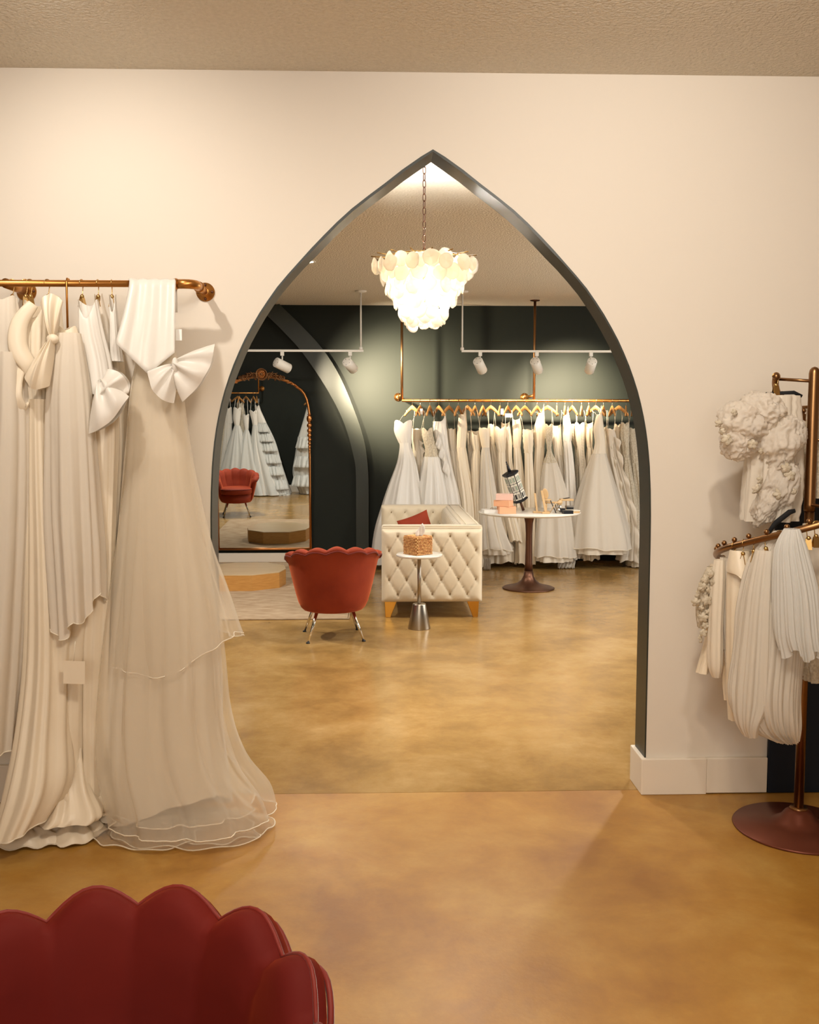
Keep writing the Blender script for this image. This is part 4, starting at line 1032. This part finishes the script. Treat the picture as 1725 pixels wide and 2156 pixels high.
# free-standing ruffled gown at the right edge of the mirror
rows = [(852, 648, 668, .06, 0), (880, 640, 670, .07, .01), (920, 628, 672, .1, .015), (960, 622, 674, .12, .02), (1000, 618, 676, .13, .03), (1040, 632, 680, .14, .03)]
R = [(max(ar(x0, py)[1], .02), (ar(x0, py)[0] + ar(x1, py)[0]) / 2, 4.25, (ar(x1, py)[0] - ar(x0, py)[0]) / 2, hd, am) for py, x0, x1, hd, am in rows]
g = thing('wedding_gown', 'ruffled lace-edged gown at the right edge of the mirror reflection', 'dress', (R[0][1], 4.25, R[0][0]))
cloth('bodice', R[:3], TC, g, k=6, seed=33, n=48, neck=neck_flat)
cloth('skirt', R[2:], TC, g, k=8, seed=34, n=64)
cloth('lining', [(z, cx, cy, hw * .85, hd * .8, am * .6) for z, cx, cy, hw, hd, am in R], S_, g, k=7, seed=35, n=48)
for j in (2, 3, 4):
    q = R[j]; ruffle('ruffle', [(q[1] + q[3] * cos(t), q[2] + (q[4] + .02) * sin(t), q[0]) for t in [pi * k2 / 10 for k2 in range(11)]],   .20, TC, g, waves=7, amp=.04, seed=j, dirv=(-.1, .3, -1), sg=1)
hanger((R[0][1] + .0, 4.25, R[0][0] + .16), rad(40), 'wooden hanger of the ruffled gown at the mirror edge')
pgx = R[0][1]
wh = thing('wall_hook', 'small brass wall hook for the ruffled gown behind the cream wall', 'hook', (pgx, D1 + WT, R[0][0] + .16))
MB().tube([(pgx, D1 + WT, R[0][0] + .145), (pgx, 4.26, R[0][0] + .165 - .012), (pgx, 4.28, R[0][0] + .175)], .006, 8).build('arm', M['gold'], wh)
flange(wh, (pgx, D1 + WT, R[0][0] + .145), .03, M['gold'], (0, 1, 0))

# ------------------------------------------------------------------ left front rail
LY, LZ = 3.57, 2.03
lr = thing('pipe_rail', 'gold pipe clothes rail fixed to the cream wall at left', 'clothes rail', (-1.3, D1, LZ))
xe, _ = at(402, 592, LY)
MB().tube([(-2.6, LY, LZ), (xe - .02, LY, LZ)], .0125, 14).build('rail', M['gold'], lr)
P = [(xe - .055, LY, LZ), (xe - .02, LY, LZ)] + [(xe - .02 + .035 * sin(rad(a)), LY + .035 - .035 * cos(rad(a)), LZ) for a in (20, 45, 70, 90)] + [(xe + .015, LY + .075, LZ)]
MB().tube(P, .0175, 16).build('elbow', M['gold'], lr)
for q in (P[0], P[-1]):
    d = (1, 0, 0) if q == P[0] else (0, 1, 0)
    MB().lathe(q, [(.0195, -.006), (.021, 0), (.0195, .006)], 18, axis=d).build('collar', M['gold'], lr)
MB().tube([(xe + .015, LY + .07, LZ), (xe + .015, D1, LZ)], .013, 14).build('wall_stub', M['gold'], lr)
flange(lr, (xe + .015, D1, LZ), .036, M['gold'])
x2, _ = at(12, 610, LY)
MB().tube([(x2, LY, LZ), (x2, D1, LZ)], .018, 14).build('wall_stub', M['gold'], lr)
flange(lr, (x2, D1, LZ), .038, M['gold'])

def agown(label, parts, loc=None):
    """parts: (name, rows, y, material, kwargs)"""
    first = pxrows(parts[0][1], parts[0][2])[0]
    g = thing('wedding_gown', label, 'dress', (first[1], parts[0][2], first[0]), 'gowns on the gold pipe rail')
    for nm, rows, y, m, kw in parts: cloth(nm, pxrows(rows, y), m, g, **kw)
    return g
# A: tulle gown with folded satin sash over the rail
gA = agown('long sheer tulle gown with train and big satin bow, rightmost on the gold rail', [
    ('lining', [(700, 300, 356, .015, 0), (800, 274, 376, .03, .002), (900, 262, 384, .045, .003), (1000, 252, 398, .06, .006), (1200, 232, 428, .09, .012), (1400, 200, 450, .11, .018), (1550, 180, 452, .13, .02), (1720, 176, 470, .15, .022)], 3.55, M['crepe'], dict(k=6, seed=4, hem=lambda a: .05 * sin(2 * a))),
    ('tulle_overlay', [(700, 298, 360, .02, 0), (830, 269, 381, .04, .003), (940, 257, 394, .06, .003), (1050, 243, 412, .085, .008), (1160, 228, 434, .11, .014), (1270, 215, 466, .13, .02), (1390, 208, 498, .14, .024)], 3.53, M['tulle'], dict(k=7, seed=7, hem=lambda a: .07 * cos(a + .4) + .03 * sin(3 * a), trim=.0022, n=96)),
    ('skirt', [(700, 299, 358, .018, 0), (850, 267, 381, .04, .003), (960, 257, 392, .06, .003), (1100, 238, 420, .09, .008), (1250, 215, 440, .12, .014), (1400, 196, 452, .14, .02), (1530, 185, 462, .16, .026), (1640, 182, 492, .19, .03, 3.50), (1720, 190, 540, .23, .03, 3.47), (1775, 193, 558, .25, .02, 3.46)], 3.53, M['tulle'], dict(k=9, seed=9, trim=.0025, n=110)),
    ('skirt', [(960, 258, 388, .05, .003), (1150, 240, 415, .08, .008), (1350, 215, 436, .11, .014), (1540, 200, 446, .14, .02), (1670, 196, 465, .17, .025, 3.52), (1745, 215, 520, .2, .025, 3.49)], 3.54, M['tulle'], dict(k=8, seed=19, trim=.0022, n=110)),
])
# soft pile of tulle train on the floor
def train(parent, cx, cy, rx, ry, m, seed, z=.05, n=80, trimr=.0025, name='train'):
    rnd = random.Random(seed); p = [rnd.uniform(0, 6) for _ in range(5)]; R = []
    for j in range(9):
        t = j / 8; ring = []
        for i in range(n):
            a = 2 * pi * i / n
            r = t * (1 + .10 * sin(3 * a + p[0]) + .05 * sin(7 * a + p[1]) * t)
            zz = .008 + z * (1 - t) ** .7 + .018 * t * (1 - t) * 4 * (sin(6 * a + p[2] + 3 * t) * .5 + .5) + .010 * (sin(9 * a + p[3]) * .5 + .5) * (t > .7)
            ring.append((cx + rx * r * cos(a), cy + ry * r * sin(a), zz))
        R.append(ring)
    o = MB().rings(R, cap=False).build(name, m, parent)
    MB().tube(R[-1], trimr, 5, closed=True).build('hem_trim', M['edge'], o)
    return o
xa, _ = at(400, 1740, 3.42); train(gA, xa, 3.44, .26, .17, M['tulle'], 5, .07)
xa, _ = at(310, 1760, 3.40); train(gA, xa, 3.42, .20, .14, M['tulle'], 6, .05)
xa, _ = at(470, 1730, 3.46); train(gA, xa, 3.47, .17, .15, M['tulle'], 8, .06)
def sash():
    # satin panel folded over the rail, ending in a slanted point
    def X(px, py, D): return at(px, py, D)
    D = LY - .05; G = []
    edge_l = [(583, 273), (600, 271), (640, 262), (690, 250), (722, 243)]
    n = 26
    rows = []
    # back part behind rail then over the rail and down the front
    for t in (0, .5, 1):
        rows.append([(at(273 + (370 - 273) * i / n, 600, LY)[0], LY + .022, LZ - .10 * (1 - t)) for i in range(n + 1)])
    for a in (60, 90, 120):
        rows.append([(at(273 + (370 - 273) * i / n, 600, LY)[0], LY + .022 * cos(rad(a)), LZ + .017 * sin(rad(a)) + .002 * sin(i)) for i in range(n + 1)])
    m = 14
    for j in range(m + 1):
        t = j / m; row = []
        for i in range(n + 1):
            u = i / n
            xl = 273 + (243 - 273) * t ** 1.3; xr = 370 - 2 * t
            bot = 722 + (788 - 722) * min(1, u / .55) - (788 - 742) * max(0, (u - .55) / .45)
            py = 592 + (bot - 592) * t
            px = xl + (xr - xl) * u
            wv = .010 * sin(u * 9 + 1.0) * (.4 + .6 * t) + .006 * sin(u * 21)
            dd = D - .065 * t - wv * .7
            x, z = at(px, py, dd); row.append((x, dd, z))
        rows.append(row)
    sheet('satin_sash', rows, M['satin'], gA, .003)
sash()
def pt(px, py, D): x, z = at(px, py, D); return (x, D, z)
bow_loop(gA, pt(366, 765, 3.44), pt(452, 724, 3.43), pt(384, 846, 3.43), M['satin'], .03, 4, 3)
bow_loop(gA, pt(370, 770, 3.44), pt(312, 782, 3.42), pt(366, 848, 3.42), M['satin'], .022, 4, 5)
x, z = at(369, 768, 3.42); MB().ball((x, 3.42, z), .020, 14, 10, (.6, .8, 1.3)).build('bow_knot', M['satin'], gA)
xt, zt = at(370, 705, 3.5)
MB().box((xt, 3.50, zt - .02), (xt + .022, 3.503, zt + .02)).build('care_label', M['white_card'], gA, smooth=False)

# B: gown with shoulder bow and short floating overlay
gB = agown('ivory gown with a large bow at the shoulder hanging from the long copper hook', [
    ('bodice', [(690, 120, 158, .025, 0), (740, 104, 168, .035, .003), (820, 94, 174, .045, .004), (900, 90, 180, .05, .005)], 3.46, M['satin_cream'], dict(k=5, seed=21, neck=neck_flat)),
    ('skirt', [(880, 91, 178, .045, .004), (1020, 88, 186, .06, .008), (1180, 88, 192, .075, .012), (1340, 84, 168, .085, .016), (1500, 80, 158, .09, .02), (1640, 60, 160, .11, .02), (1735, 115, 205, .10, .02)], 3.48, M['satin_cream'], dict(k=5, seed=22)),
    ('chiffon_overlay', [(700, 112, 164, .03, .002), (820, 88, 178, .06, .006), (950, 84, 186, .075, .01), (1080, 84, 192, .09, .016), (1180, 92, 196, .1, .022), (1290, 105, 197, .1, .028)], 3.43, M['chiffon'], dict(k=6, seed=24, hem=lambda a: .06 * cos(a) - .06 * abs(sin(a)) + .02 * sin(5 * a), trim=.002, n=90)),
])
bow_loop(gB, pt(112, 712, 3.40), pt(84, 640, 3.40), pt(134, 636, 3.40), M['satin_cream'], .03, 4, 31)
bow_loop(gB, pt(110, 716, 3.38), pt(104, 812, 3.36), pt(54, 792, 3.36), M['satin_cream'], .035, 4, 32)
x, z = at(111, 714, 3.38); MB().ball((x, 3.38, z), .022, 14, 10, (1, .8, .8)).build('bow_knot', M['satin_cream'], gB)
# swing tag near the hem
xt, zt = at(156, 1416, 3.33)
tg = thing('paper_tag', 'blank square cream card tag hanging low among the left gowns', 'tag', (xt, 3.33, zt))
MB().box((xt - .038, 3.33, zt - .041), (xt + .038, 3.332, zt + .041)).xf(Matrix.Translation((xt, 3.33, zt)) @ Matrix.Rotation(rad(2), 4, 'Y') @ Matrix.Translation((-xt, -3.33, -zt))).build('card', M['satin_cream'], tg, smooth=False)
MB().tube([(xt, 3.331, zt + .04), (xt + .004, 3.34, zt + .11)], .0012, 5).build('string', M['edge'], tg)

# C: gown with mid bow and blouse
gC = agown('ivory gown with a bow at the hip between the copper hook and the tulle gown', [
    ('bodice', [(640, 160, 200, .025, .002), (700, 160, 212, .035, .004), (760, 172, 226, .04, .005), (830, 178, 236, .045, .006)], 3.50, M['satin'], dict(k=5, seed=41, neck=neck_v)),
    ('skirt', [(800, 176, 240, .045, .005), (920, 182, 244, .05, .008), (1100, 192, 236, .06, .01), (1300, 160, 232, .08, .015), (1500, 158, 226, .09, .018), (1690, 160, 226, .1, .02), (1735, 150, 215, .1, .02)], 3.54, M['satin_cream'], dict(k=5, seed=42)),
])
bow_loop(gC, pt(205, 845, 3.42), pt(228, 778, 3.40), pt(272, 828, 3.40), M['satin'], .04, 3, 51)
bow_loop(gC, pt(212, 800, 3.42), pt(272, 835, 3.38), pt(186, 912, 3.38), M['satin'], .05, 3, 52)
gC2 = agown('slim cream gown on clips left of the folded satin sash', [
    ('bodice', [(628, 196, 212, .02, .001), (680, 196, 226, .03, .003), (760, 208, 240, .035, .004)], 3.58, M['chiffon'], dict(k=5, seed=61, neck=neck_v)),
    ('skirt', [(740, 206, 242, .035, .003), (900, 200, 252, .045, .006), (1200, 190, 262, .06, .012), (1500, 175, 262, .07, .016), (1740, 160, 262, .08, .016)], 3.62, M['crepe'], dict(k=5, seed=62))])
gC3 = agown('slip gown with thin raised strap directly beside the satin sash', [
    ('bodice', [(630, 228, 242, .015, .001), (700, 228, 246, .03, .002), (760, 228, 254, .03, .003)], 3.55, M['satin'], dict(k=5, seed=63, neck=neck_v)),
    ('skirt', [(745, 228, 254, .03, .003), (950, 214, 262, .04, .006), (1300, 205, 270, .05, .012), (1700, 195, 280, .06, .016)], 3.66, M['crepe'], dict(k=5, seed=64))])
# D: looped-drape gown left of B
gD = agown('cream satin gown with looping draped panels and floor train at left', [
    ('bodice', [(640, 45, 95, .03, .002), (700, 40, 92, .045, .005), (780, 42, 90, .05, .006), (860, 52, 92, .05, .006)], 3.47, M['satin_cream'], dict(k=5, seed=71, neck=neck_v)),
    ('skirt', [(840, 52, 92, .05, .004), (1000, 48, 100, .06, .008), (1200, 46, 112, .08, .012), (1400, 40, 120, .1, .016), (1560, 20, 116, .12, .018, 3.42), (1680, -10, 112, .15, .02, 3.38), (1775, -40, 70, .17, .015, 3.36)], 3.45, M['satin_cream'], dict(k=5, seed=72, trim=.003, hem=lambda a: .03 * cos(a))),
])
def loop_drape(g, pts, rr, m, seed=0, name='draped_loop'):
    P = []
    pts = [pt(*q) for q in pts]
    c = catmull(pts, 6)
    MB().tube([tuple(q) for q in c], [rr * (.6 + .5 * sin(pi * i / (len(c) - 1))) for i in range(len(c))], 14, flat=.4).build(name, m, g)
loop_drape(gD, [(70, 640, 3.42), (42, 680, 3.40), (38, 730, 3.39), (60, 770, 3.40), (68, 800, 3.42)], .030, M['satin_cream'])
loop_drape(gD, [(48, 762, 3.40), (34, 800, 3.39), (30, 835, 3.38), (46, 862, 3.40), (60, 850, 3.42)], .026, M['satin_cream'])
# E: leftmost
gE = agown('ivory gown cut off by the left frame edge on the gold rail', [
    ('bodice', [(625, -20, 28, .03, .002), (680, -30, 32, .05, .004), (760, -40, 38, .06, .006)], 3.44, M['chiffon'], dict(k=5, seed=81, neck=neck_flat)),
    ('skirt', [(740, -40, 37, .06, .004), (900, -60, 44, .08, .01), (1100, -90, 42, .1, .014), (1350, -110, 28, .13, .02), (1600, -130, 8, .15, .02)], 3.42, M['chiffon'], dict(k=6, seed=82, trim=.003)),
])
gF = agown('cream satin gown with glossy folds puddling on the floor between the left gowns', [
    ('bodice', [(640, 90, 125, .02, .001), (720, 92, 130, .03, .003), (800, 96, 134, .03, .003)], 3.60, M['satin_cream'], dict(k=5, seed=91, neck=neck_flat)),
    ('skirt', [(780, 94, 134, .03, .003), (1000, 98, 150, .05, .008), (1300, 105, 165, .07, .012), (1500, 100, 170, .09, .016, 3.56), (1650, 98, 178, .11, .02, 3.50), (1725, 60, 208, .13, .02, 3.45), (1745, 40, 200, .14, .02, 3.44)], 3.60, M['satin_cream'], dict(k=6, seed=92)),
])
xa, _ = at(150, 1740, 3.40); train(gF, xa, 3.43, .11, .10, M['satin_cream'], 15, .07, 60)
xa, _ = at(60, 1765, 3.36); train(gF, xa, 3.38, .13, .08, M['satin_cream'], 16, .05, 60)
# clip hangers on the left rail
labs = ['far left gold clip hanger beside the pipe stub', 'gold clip hanger of the looped-drape gown, left one of a close pair', 'gold clip hanger, right one of the close pair on the gold rail', 'gold clip hanger with crystal joint above the shoulder bow', None, 'gold clip hanger with a square clip right of the copper hook', 'gold claw clip hanger, second from the satin sash', 'gold claw clip hanger directly left of the satin sash']
for i, (px_, lb) in enumerate(zip((25, 53, 63, 100, 143, 172, 206, 235), labs)):
    x, _ = at(px_, 592, LY)
    if lb: clip_hanger((x, LY, LZ + .0165), lb, yaw=.3 + .2 * i, drop=.085, group='gold clip hangers on the gold rail')
x, _ = at(143, 592, LY)
lh = thing('long_hook', 'long straight copper hook hanging from the gold rail', 'hook', (x, LY, LZ))
MB().tube([(x, LY + .015, LZ + .005), (x, LY + .010, LZ + .016), (x, LY - .008, LZ + .016), (x, LY - .016, LZ), (x, LY - .02, LZ - .19)], .0042, 8).build('shaft', M['gold'], lh)

# ------------------------------------------------------------------ right spiral rack
RX, RYY = 1.567, 3.42
sr = thing('spiral_rack', 'bronze spiral garment rack on a round domed base at right', 'clothes rack', (RX, RYY, 0))
MB().lathe((RX, RYY, 0), [(.233, 0), (.236, .004), (.232, .009), (.10, .020), (.065, .042), (.048, .066), (.030, .078)], 56).build('base', M['copper_base'], sr)
MB().lathe((RX, RYY, 0), [(.030, .074), (.033, .078), (.030, .084)], 24).build('collar', M['bronze'], sr)
MB().lathe((RX, RYY, 0), [(.0175, .078), (.0175, 1.22)], 24).build('lower_pole', M['bronze'], sr)
MB().lathe((RX, RYY, 0), [(.0205, 1.20), (.0205, 1.225), (.0195, 1.23), (.0195, 1.70), (.017, 1.712), (.011, 1.720), (.002, 1.724)], 24).build('upper_pole', M['bronze'], sr)
def spir(t):
    th = rad(150 - 360 * t); r = .135 + .20 * min(1, t * 1.35) ; z = 1.69 - .655 * t
    return (RX + r * cos(th) - .0, RYY + r * sin(th), z)
# coil: starts upper left, passes behind the pole, round the right, in front, and ends at lower left
SP = [spir(i / 90) for i in range(91)]
P_ = []
for i in range(91):
    t = i / 90; th = rad(150 - 372 * t)
    r = .13 + .19 * min(1, t * 1.5) ; 
    if t > .78: pass
    z = 1.692 - .462 * (t / .64) if t < .64 else 1.230 - .235 * ((t - .64) / .36) ** .85
    P_.append((RX + r * cos(th), RYY + r * sin(th), z))
coil = MB().tube(P_, .0125, 12).build('spiral_rail', M['bronze'], sr)
for q in (P_[0], P_[-1]): MB().ball(q, .0135, 12, 8).build('end_cap', M['bronze'], sr)
acc = 0; last = Vector(P_[0]); nb = 0
pegs = []
for i in range(1, 91):
    p = Vector(P_[i]); acc += (p - last).length; last = p
    if acc > .058:
        acc = 0; pegs.append((p, i))
ball0 = None
for p, i in pegs:
    if ball0 is None:
        b0 = MB().ball((0, 0, .0215), .0095, 12, 8); b0.lathe((0, 0, .010), [(.004, 0), (.004, .006)], 8)
        ball0 = b0.build('peg_ball', M['bronze']); bo = ball0
    else: bo = ball0.copy(); COL.objects.link(bo)
    bo.parent = sr; bo.location = (p.x - RX, p.y - RYY, p.z)
for zc, i0 in ((1.60, 14), (1.235, 58)):
    q = P_[i0]
    MB().tube([(RX, RYY, q[2]), (q[0], q[1], q[2])], .006, 8).build('brace', M['bronze'], sr)
MB().tube([(RX, RYY, 1.672), (P_[3][0], P_[3][1], 1.685)], .006, 8).build('brace', M['bronze'], sr)
for zc in (1.46, ): MB().tube([(RX, RYY, zc), (RX + .3, RYY + .05, zc)], .005, 8).build('brace', M['bronze'], sr)

def rgown(name, label, cat, parts, group=None):
    first = pxrows(parts[0][1], parts[0][2])[0]
    g = thing(name, label, cat, (first[1], parts[0][2], first[0]), group)
    for nm, rows, y, m, kw in parts: cloth(nm, pxrows(rows, y), m, g, **kw)
    return g
# upper: puff sleeve floral organza bolero
def puff(parent, name, c, rx, ry, rz, m, seed, rot=0, n=110, mm=56, lump=.10):
    rnd = random.Random(seed); p = [rnd.uniform(0, 6) for _ in range(9)]; R = []
    for j in range(mm + 1):
        b = -pi / 2 + pi * j / mm; ring = []
        for i in range(n):
            a = 2 * pi * i / n
            dx_, dy_, dz_ = cos(b) * cos(a), cos(b) * sin(a), sin(b)
            q1 = noise.noise(Vector((dx_ * 1.7 + seed * 7, dy_ * 1.7, dz_ * 1.7)))
            q2 = 1 - 2.4 * abs(noise.noise(Vector((dx_ * 3.4 + seed * 3, dy_ * 3.4 + q1, dz_ * 2.6 + q1 * 2))))
            q3 = 1 - 2.4 * abs(noise.noise(Vector((dx_ * 7.5 + seed, dy_ * 7.5 + q1 * 3, dz_ * 6 - q1 * 3))))
            w_ = 1 + lump * (1.5 * q1 + .8 * q2 + .38 * q3)
            cb = max(cos(b), .03)
            ring.append((rx * w_ * cb * cos(a), ry * w_ * cb * sin(a), rz * w_ * sin(b)))
        R.append(ring)
    mb = MB().rings(R, cap=True).xf(Matrix.Translation(c) @ Matrix.Rotation(rot, 4, 'Y'))
    return mb.build(name, m, parent)
bl = rgown('puff_sleeve_bolero', 'ruffled organza bolero with puffed sleeves on the upper arm of the bronze rack', 'garment', [
    ('body', [(832, 1590, 1696, .05, .004), (880, 1585, 1700, .07, .012), (960, 1595, 1702, .08, .016), (1040, 1590, 1700, .08, .02), (1100, 1582, 1690, .07, .02)], 3.44, M['chiffon'], dict(k=8, seed=101, n=90, ruck=.003))])
for c, rr, sd in (((1566, 890), (.076, .07, .068), 1), ((1605, 865), (.075, .07, .06), 2), ((1553, 930), (.058, .055, .055), 3), ((1640, 930), (.07, .08, .09), 4), ((1640, 1020), (.062, .07, .095), 5), ((1612, 1060), (.045, .05, .08), 6)):
    x, z = at(c[0], c[1], 3.40); puff(bl, 'puff_sleeve', (x, 3.40, z), rr[0], rr[1], rr[2], M['organza'], sd, .3, lump=.17)
def flowers(parent, pts, D, m, r=.014, seed=0):
    rnd = random.Random(seed); f0 = None
    for px_, py_ in pts:
        x, z = at(px_, py_, D)
        if f0 is None:
            mb = MB()
            for k in range(5):
                a = 2 * pi * k / 5
                mb2 = MB().ball((0, 0, 0), r, 8, 5, (1, .35, .62)).xf(Matrix.Translation((r * .8 * cos(a), 0, r * .8 * sin(a))) @ Matrix.Rotation(-a, 4, 'Y') @ Matrix.Rotation(.5, 4, 'Z'))
                mb.add(mb2.V, mb2.F)
            mb.ball((0, -.004, 0), r * .3, 6, 4)
            f0 = mb.build('fabric_flower', m); o = f0
        else: o = f0.copy(); COL.objects.link(o)
        o.parent = parent; s = rnd.uniform(.7, 1.3)
        o.location = (x - parent.location.x, D - parent.location.y - rnd.uniform(0, .02), z - parent.location.z)
        o.rotation_euler = (rnd.uniform(-.5, .5), rnd.uniform(0, 6), rnd.uniform(-.6, .6)); o.scale = (s, s, s)
flowers(bl, [(1512, 892), (1520, 908), (1530, 925), (1545, 868), (1585, 935), (1600, 950), (1652, 985), (1660, 1000), (1640, 1040), (1600, 1010), (1590, 1030), (1670, 1035)], 3.34, M['lace'], .011, 3)
# lower tier garments, left to right around the coil
glow = 'garments on the lower coil of the bronze rack'
s1 = rgown('lace_sleeve', 'floral lace sleeve with cut-out flowers at the far left of the lower coil', 'garment', [
    ('sleeve', [(1195, 1494, 1512, .02, .002), (1240, 1478, 1510, .035, .004), (1290, 1474, 1500, .035, .005), (1325, 1476, 1492, .025, .004)], 3.44, M['lace'], dict(k=5, seed=111, ruck=.002))], glow)
flowers(s1, [(1497, 1208), (1488, 1220), (1480, 1236), (1470, 1252), (1466, 1268), (1476, 1280), (1486, 1262), (1492, 1240), (1480, 1300), (1490, 1288), (1484, 1316), (1478, 1330), (1500, 1225), (1476, 1345)], 3.40, M['lace'], .010, 5)
rgown('satin_sleeve', 'narrow flared cream sleeve behind the floral lace sleeve', 'garment', [
    ('sleeve', [(1190, 1500, 1522, .02, .002), (1260, 1495, 1515, .02, .003), (1340, 1490, 1505, .02, .003), (1420, 1472, 1498, .03, .004)], 3.48, M['satin_cream'], dict(k=3, seed=112, drift=.2))], glow)
rgown('crepe_sleeve', 'plain ivory crepe sleeve with a rounded end, third from the left on the coil', 'garment', [
    ('sleeve', [(1180, 1508, 1530, .02, .002), (1230, 1502, 1532, .03, .003), (1320, 1498, 1528, .035, .004), (1400, 1497, 1527, .035, .004), (1428, 1503, 1520, .02, .002)], 3.40, M['crepe'], dict(k=3, seed=113, drift=.2))], glow)
rgown('chiffon_sleeve', 'short chiffon sleeve with a small cuff beside the satin cape', 'garment', [
    ('sleeve', [(1175, 1522, 1545, .02, .002), (1240, 1520, 1545, .03, .003), (1320, 1522, 1542, .03, .003), (1365, 1526, 1540, .02, .002), (1372, 1528, 1538, .016, .001), (1395, 1530, 1540, .014, .001)], 3.42, M['chiffon'], dict(k=4, seed=114, drift=.2)),
    ('ribbon', [(1390, 1530, 1540, .008, .001), (1430, 1524, 1540, .01, .002), (1475, 1527, 1540, .008, .002)], 3.45, M['satin_cream'], dict(k=3, seed=115))], glow)
rgown('satin_cape', 'smooth cream satin cape with a folded top hanging by two clips', 'garment', [
    ('cape', [(1160, 1542, 1586, .02, .001), (1220, 1540, 1588, .04, .002), (1320, 1540, 1586, .045, .004), (1430, 1540, 1576, .045, .005), (1520, 1541, 1570, .03, .004)], 3.34, M['satin_cream'], dict(k=3, seed=116, drift=.1)),
    ('top_fold', [(1160, 1544, 1586, .028, 0), (1200, 1543, 1590, .05, .001), (1222, 1546, 1582, .055, .001)], 3.32, M['satin_cream'], dict(k=2, seed=118, hem=lambda a: -.03 * cos(a)))], glow)
v1 = rgown('tulle_veil', 'large gathered tulle veil with ballooned ends in front of the rack pole', 'veil', [
    ('veil_layer', [(1120, 1640, 1700, .03, .002), (1180, 1600, 1712, .06, .008), (1280, 1582, 1716, .09, .009), (1380, 1576, 1712, .10, .009), (1480, 1566, 1706, .11, .010), (1540, 1586, 1700, .09, .014), (1568, 1640, 1690, .05, .008)], 3.24, M['tulle_dense'], dict(k=17, seed=121, n=200, drift=1.4)),
    ('veil_layer', [(1160, 1600, 1640, .03, .002), (1250, 1585, 1640, .05, .006), (1380, 1572, 1640, .06, .01), (1480, 1564, 1636, .06, .012), (1530, 1566, 1610, .05, .008), (1555, 1574, 1600, .03, .004)], 3.20, M['tulle_dense'], dict(k=8, seed=122, n=80, drift=.4)),
    ('lining', [(1130, 1640, 1690, .02, .002), (1250, 1595, 1700, .06, .008), (1400, 1590, 1700, .075, .01), (1520, 1600, 1690, .06, .01)], 3.26, M['chiffon'], dict(k=7, seed=123))], glow)
rgown('tulle_veil', 'bright white fine tulle veil at the right frame edge, knotted at its top', 'veil', [
    ('veil_layer', [(1115, 1660, 1690, .025, .002), (1160, 1650, 1712, .05, .006), (1250, 1655, 1740, .08, .008), (1340, 1660, 1750, .09, .009), (1385, 1672, 1750, .09, .016)], 3.10, M['tulle_cool'], dict(k=15, seed=131, n=180, hem=lambda a: .02 * sin(6 * a)))], glow)
rgown('chiffon_cape', 'ivory chiffon cape hanging at the right frame edge above the lace hem', 'garment', [
    ('cape', [(1105, 1700, 1745, .03, .002), (1200, 1705, 1790, .06, .006), (1370, 1700, 1800, .07, .01)], 3.30, M['chiffon'], dict(k=6, seed=141)),
    ('lace_hem', [(1360, 1700, 1780, .05, .008), (1410, 1704, 1770, .045, .01), (1440, 1708, 1760, .04, .01)], 3.34, M['lace'], dict(k=7, seed=142, ruck=.003))], glow)
rgown('puff_sleeve_bolero', 'upper lace garment behind the pole at the right frame edge', 'garment', [
    ('body', [(860, 1715, 1790, .05, .004), (950, 1712, 1800, .06, .01), (1050, 1712, 1790, .06, .012)], 3.50, M['lace'], dict(k=7, seed=151, ruck=.003))])
# small clip hangers on the rack coil and black velvet hanger
def near(px_, py_):
    best = None
    for i, q in enumerate(P_):
        x, z = at(px_, py_, q[1]); d = (x - q[0]) ** 2 + (z - q[2]) ** 2
        if best is None or d < best[0]: best = (d, i)
    return best[1]
for k2, (px_, py_) in enumerate(((1528, 1172), (1545, 1158), (1562, 1140), (1580, 1126), (1603, 1112), (1630, 1102), (1657, 1092), (1690, 1080), (1716, 1066))):
    q = P_[near(px_, py_)]
    clip_hanger((q[0], q[1], q[2] + .0165), 'gold clip hanger, %s from the left along the lower coil' % ordn[k2], yaw=.3 + .35 * k2, drop=.075, group='gold clip hangers on the bronze rack')
for k2, (px_, py_) in enumerate(((1650, 795), (1676, 808), (1689, 812))):
    q = P_[near(px_, py_)]
    clip_hanger((q[0], q[1], q[2] + .0165), ['gold clip hanger at the tip of the upper rack arm', 'gold clip hanger with square clip on the upper rack arm', 'gold clip hanger nearest the pole on the upper rack arm'][k2], yaw=.4 * k2, drop=.07, group='gold clip hangers on the bronze rack')
xh, zh = at(1655, 1098, 3.3)
bh = thing('velvet_hanger', 'black velvet hanger showing behind the lower coil near the pole', 'hanger', (xh, 3.34, zh))
MB().tube([(xh - .055, 3.34, zh - .06), (xh - .02, 3.34, zh - .01), (xh + .03, 3.34, zh + .03), (xh + .05, 3.34, zh + .035)], [.006, .010, .010, .007], 8, flat=.5).build('arm', M['velvet_black'], bh)
xh, zh = at(1640, 828, 3.45)
bh = thing('velvet_hanger', 'black velvet hanger under the upper bolero clips', 'hanger', (xh, 3.48, zh))
MB().tube([(xh - .035, 3.48, zh), (xh + .07, 3.48, zh + .004), (xh + .10, 3.48, zh - .01)], [.005, .007, .006], 8, flat=.5).build('arm', M['velvet_black'], bh)
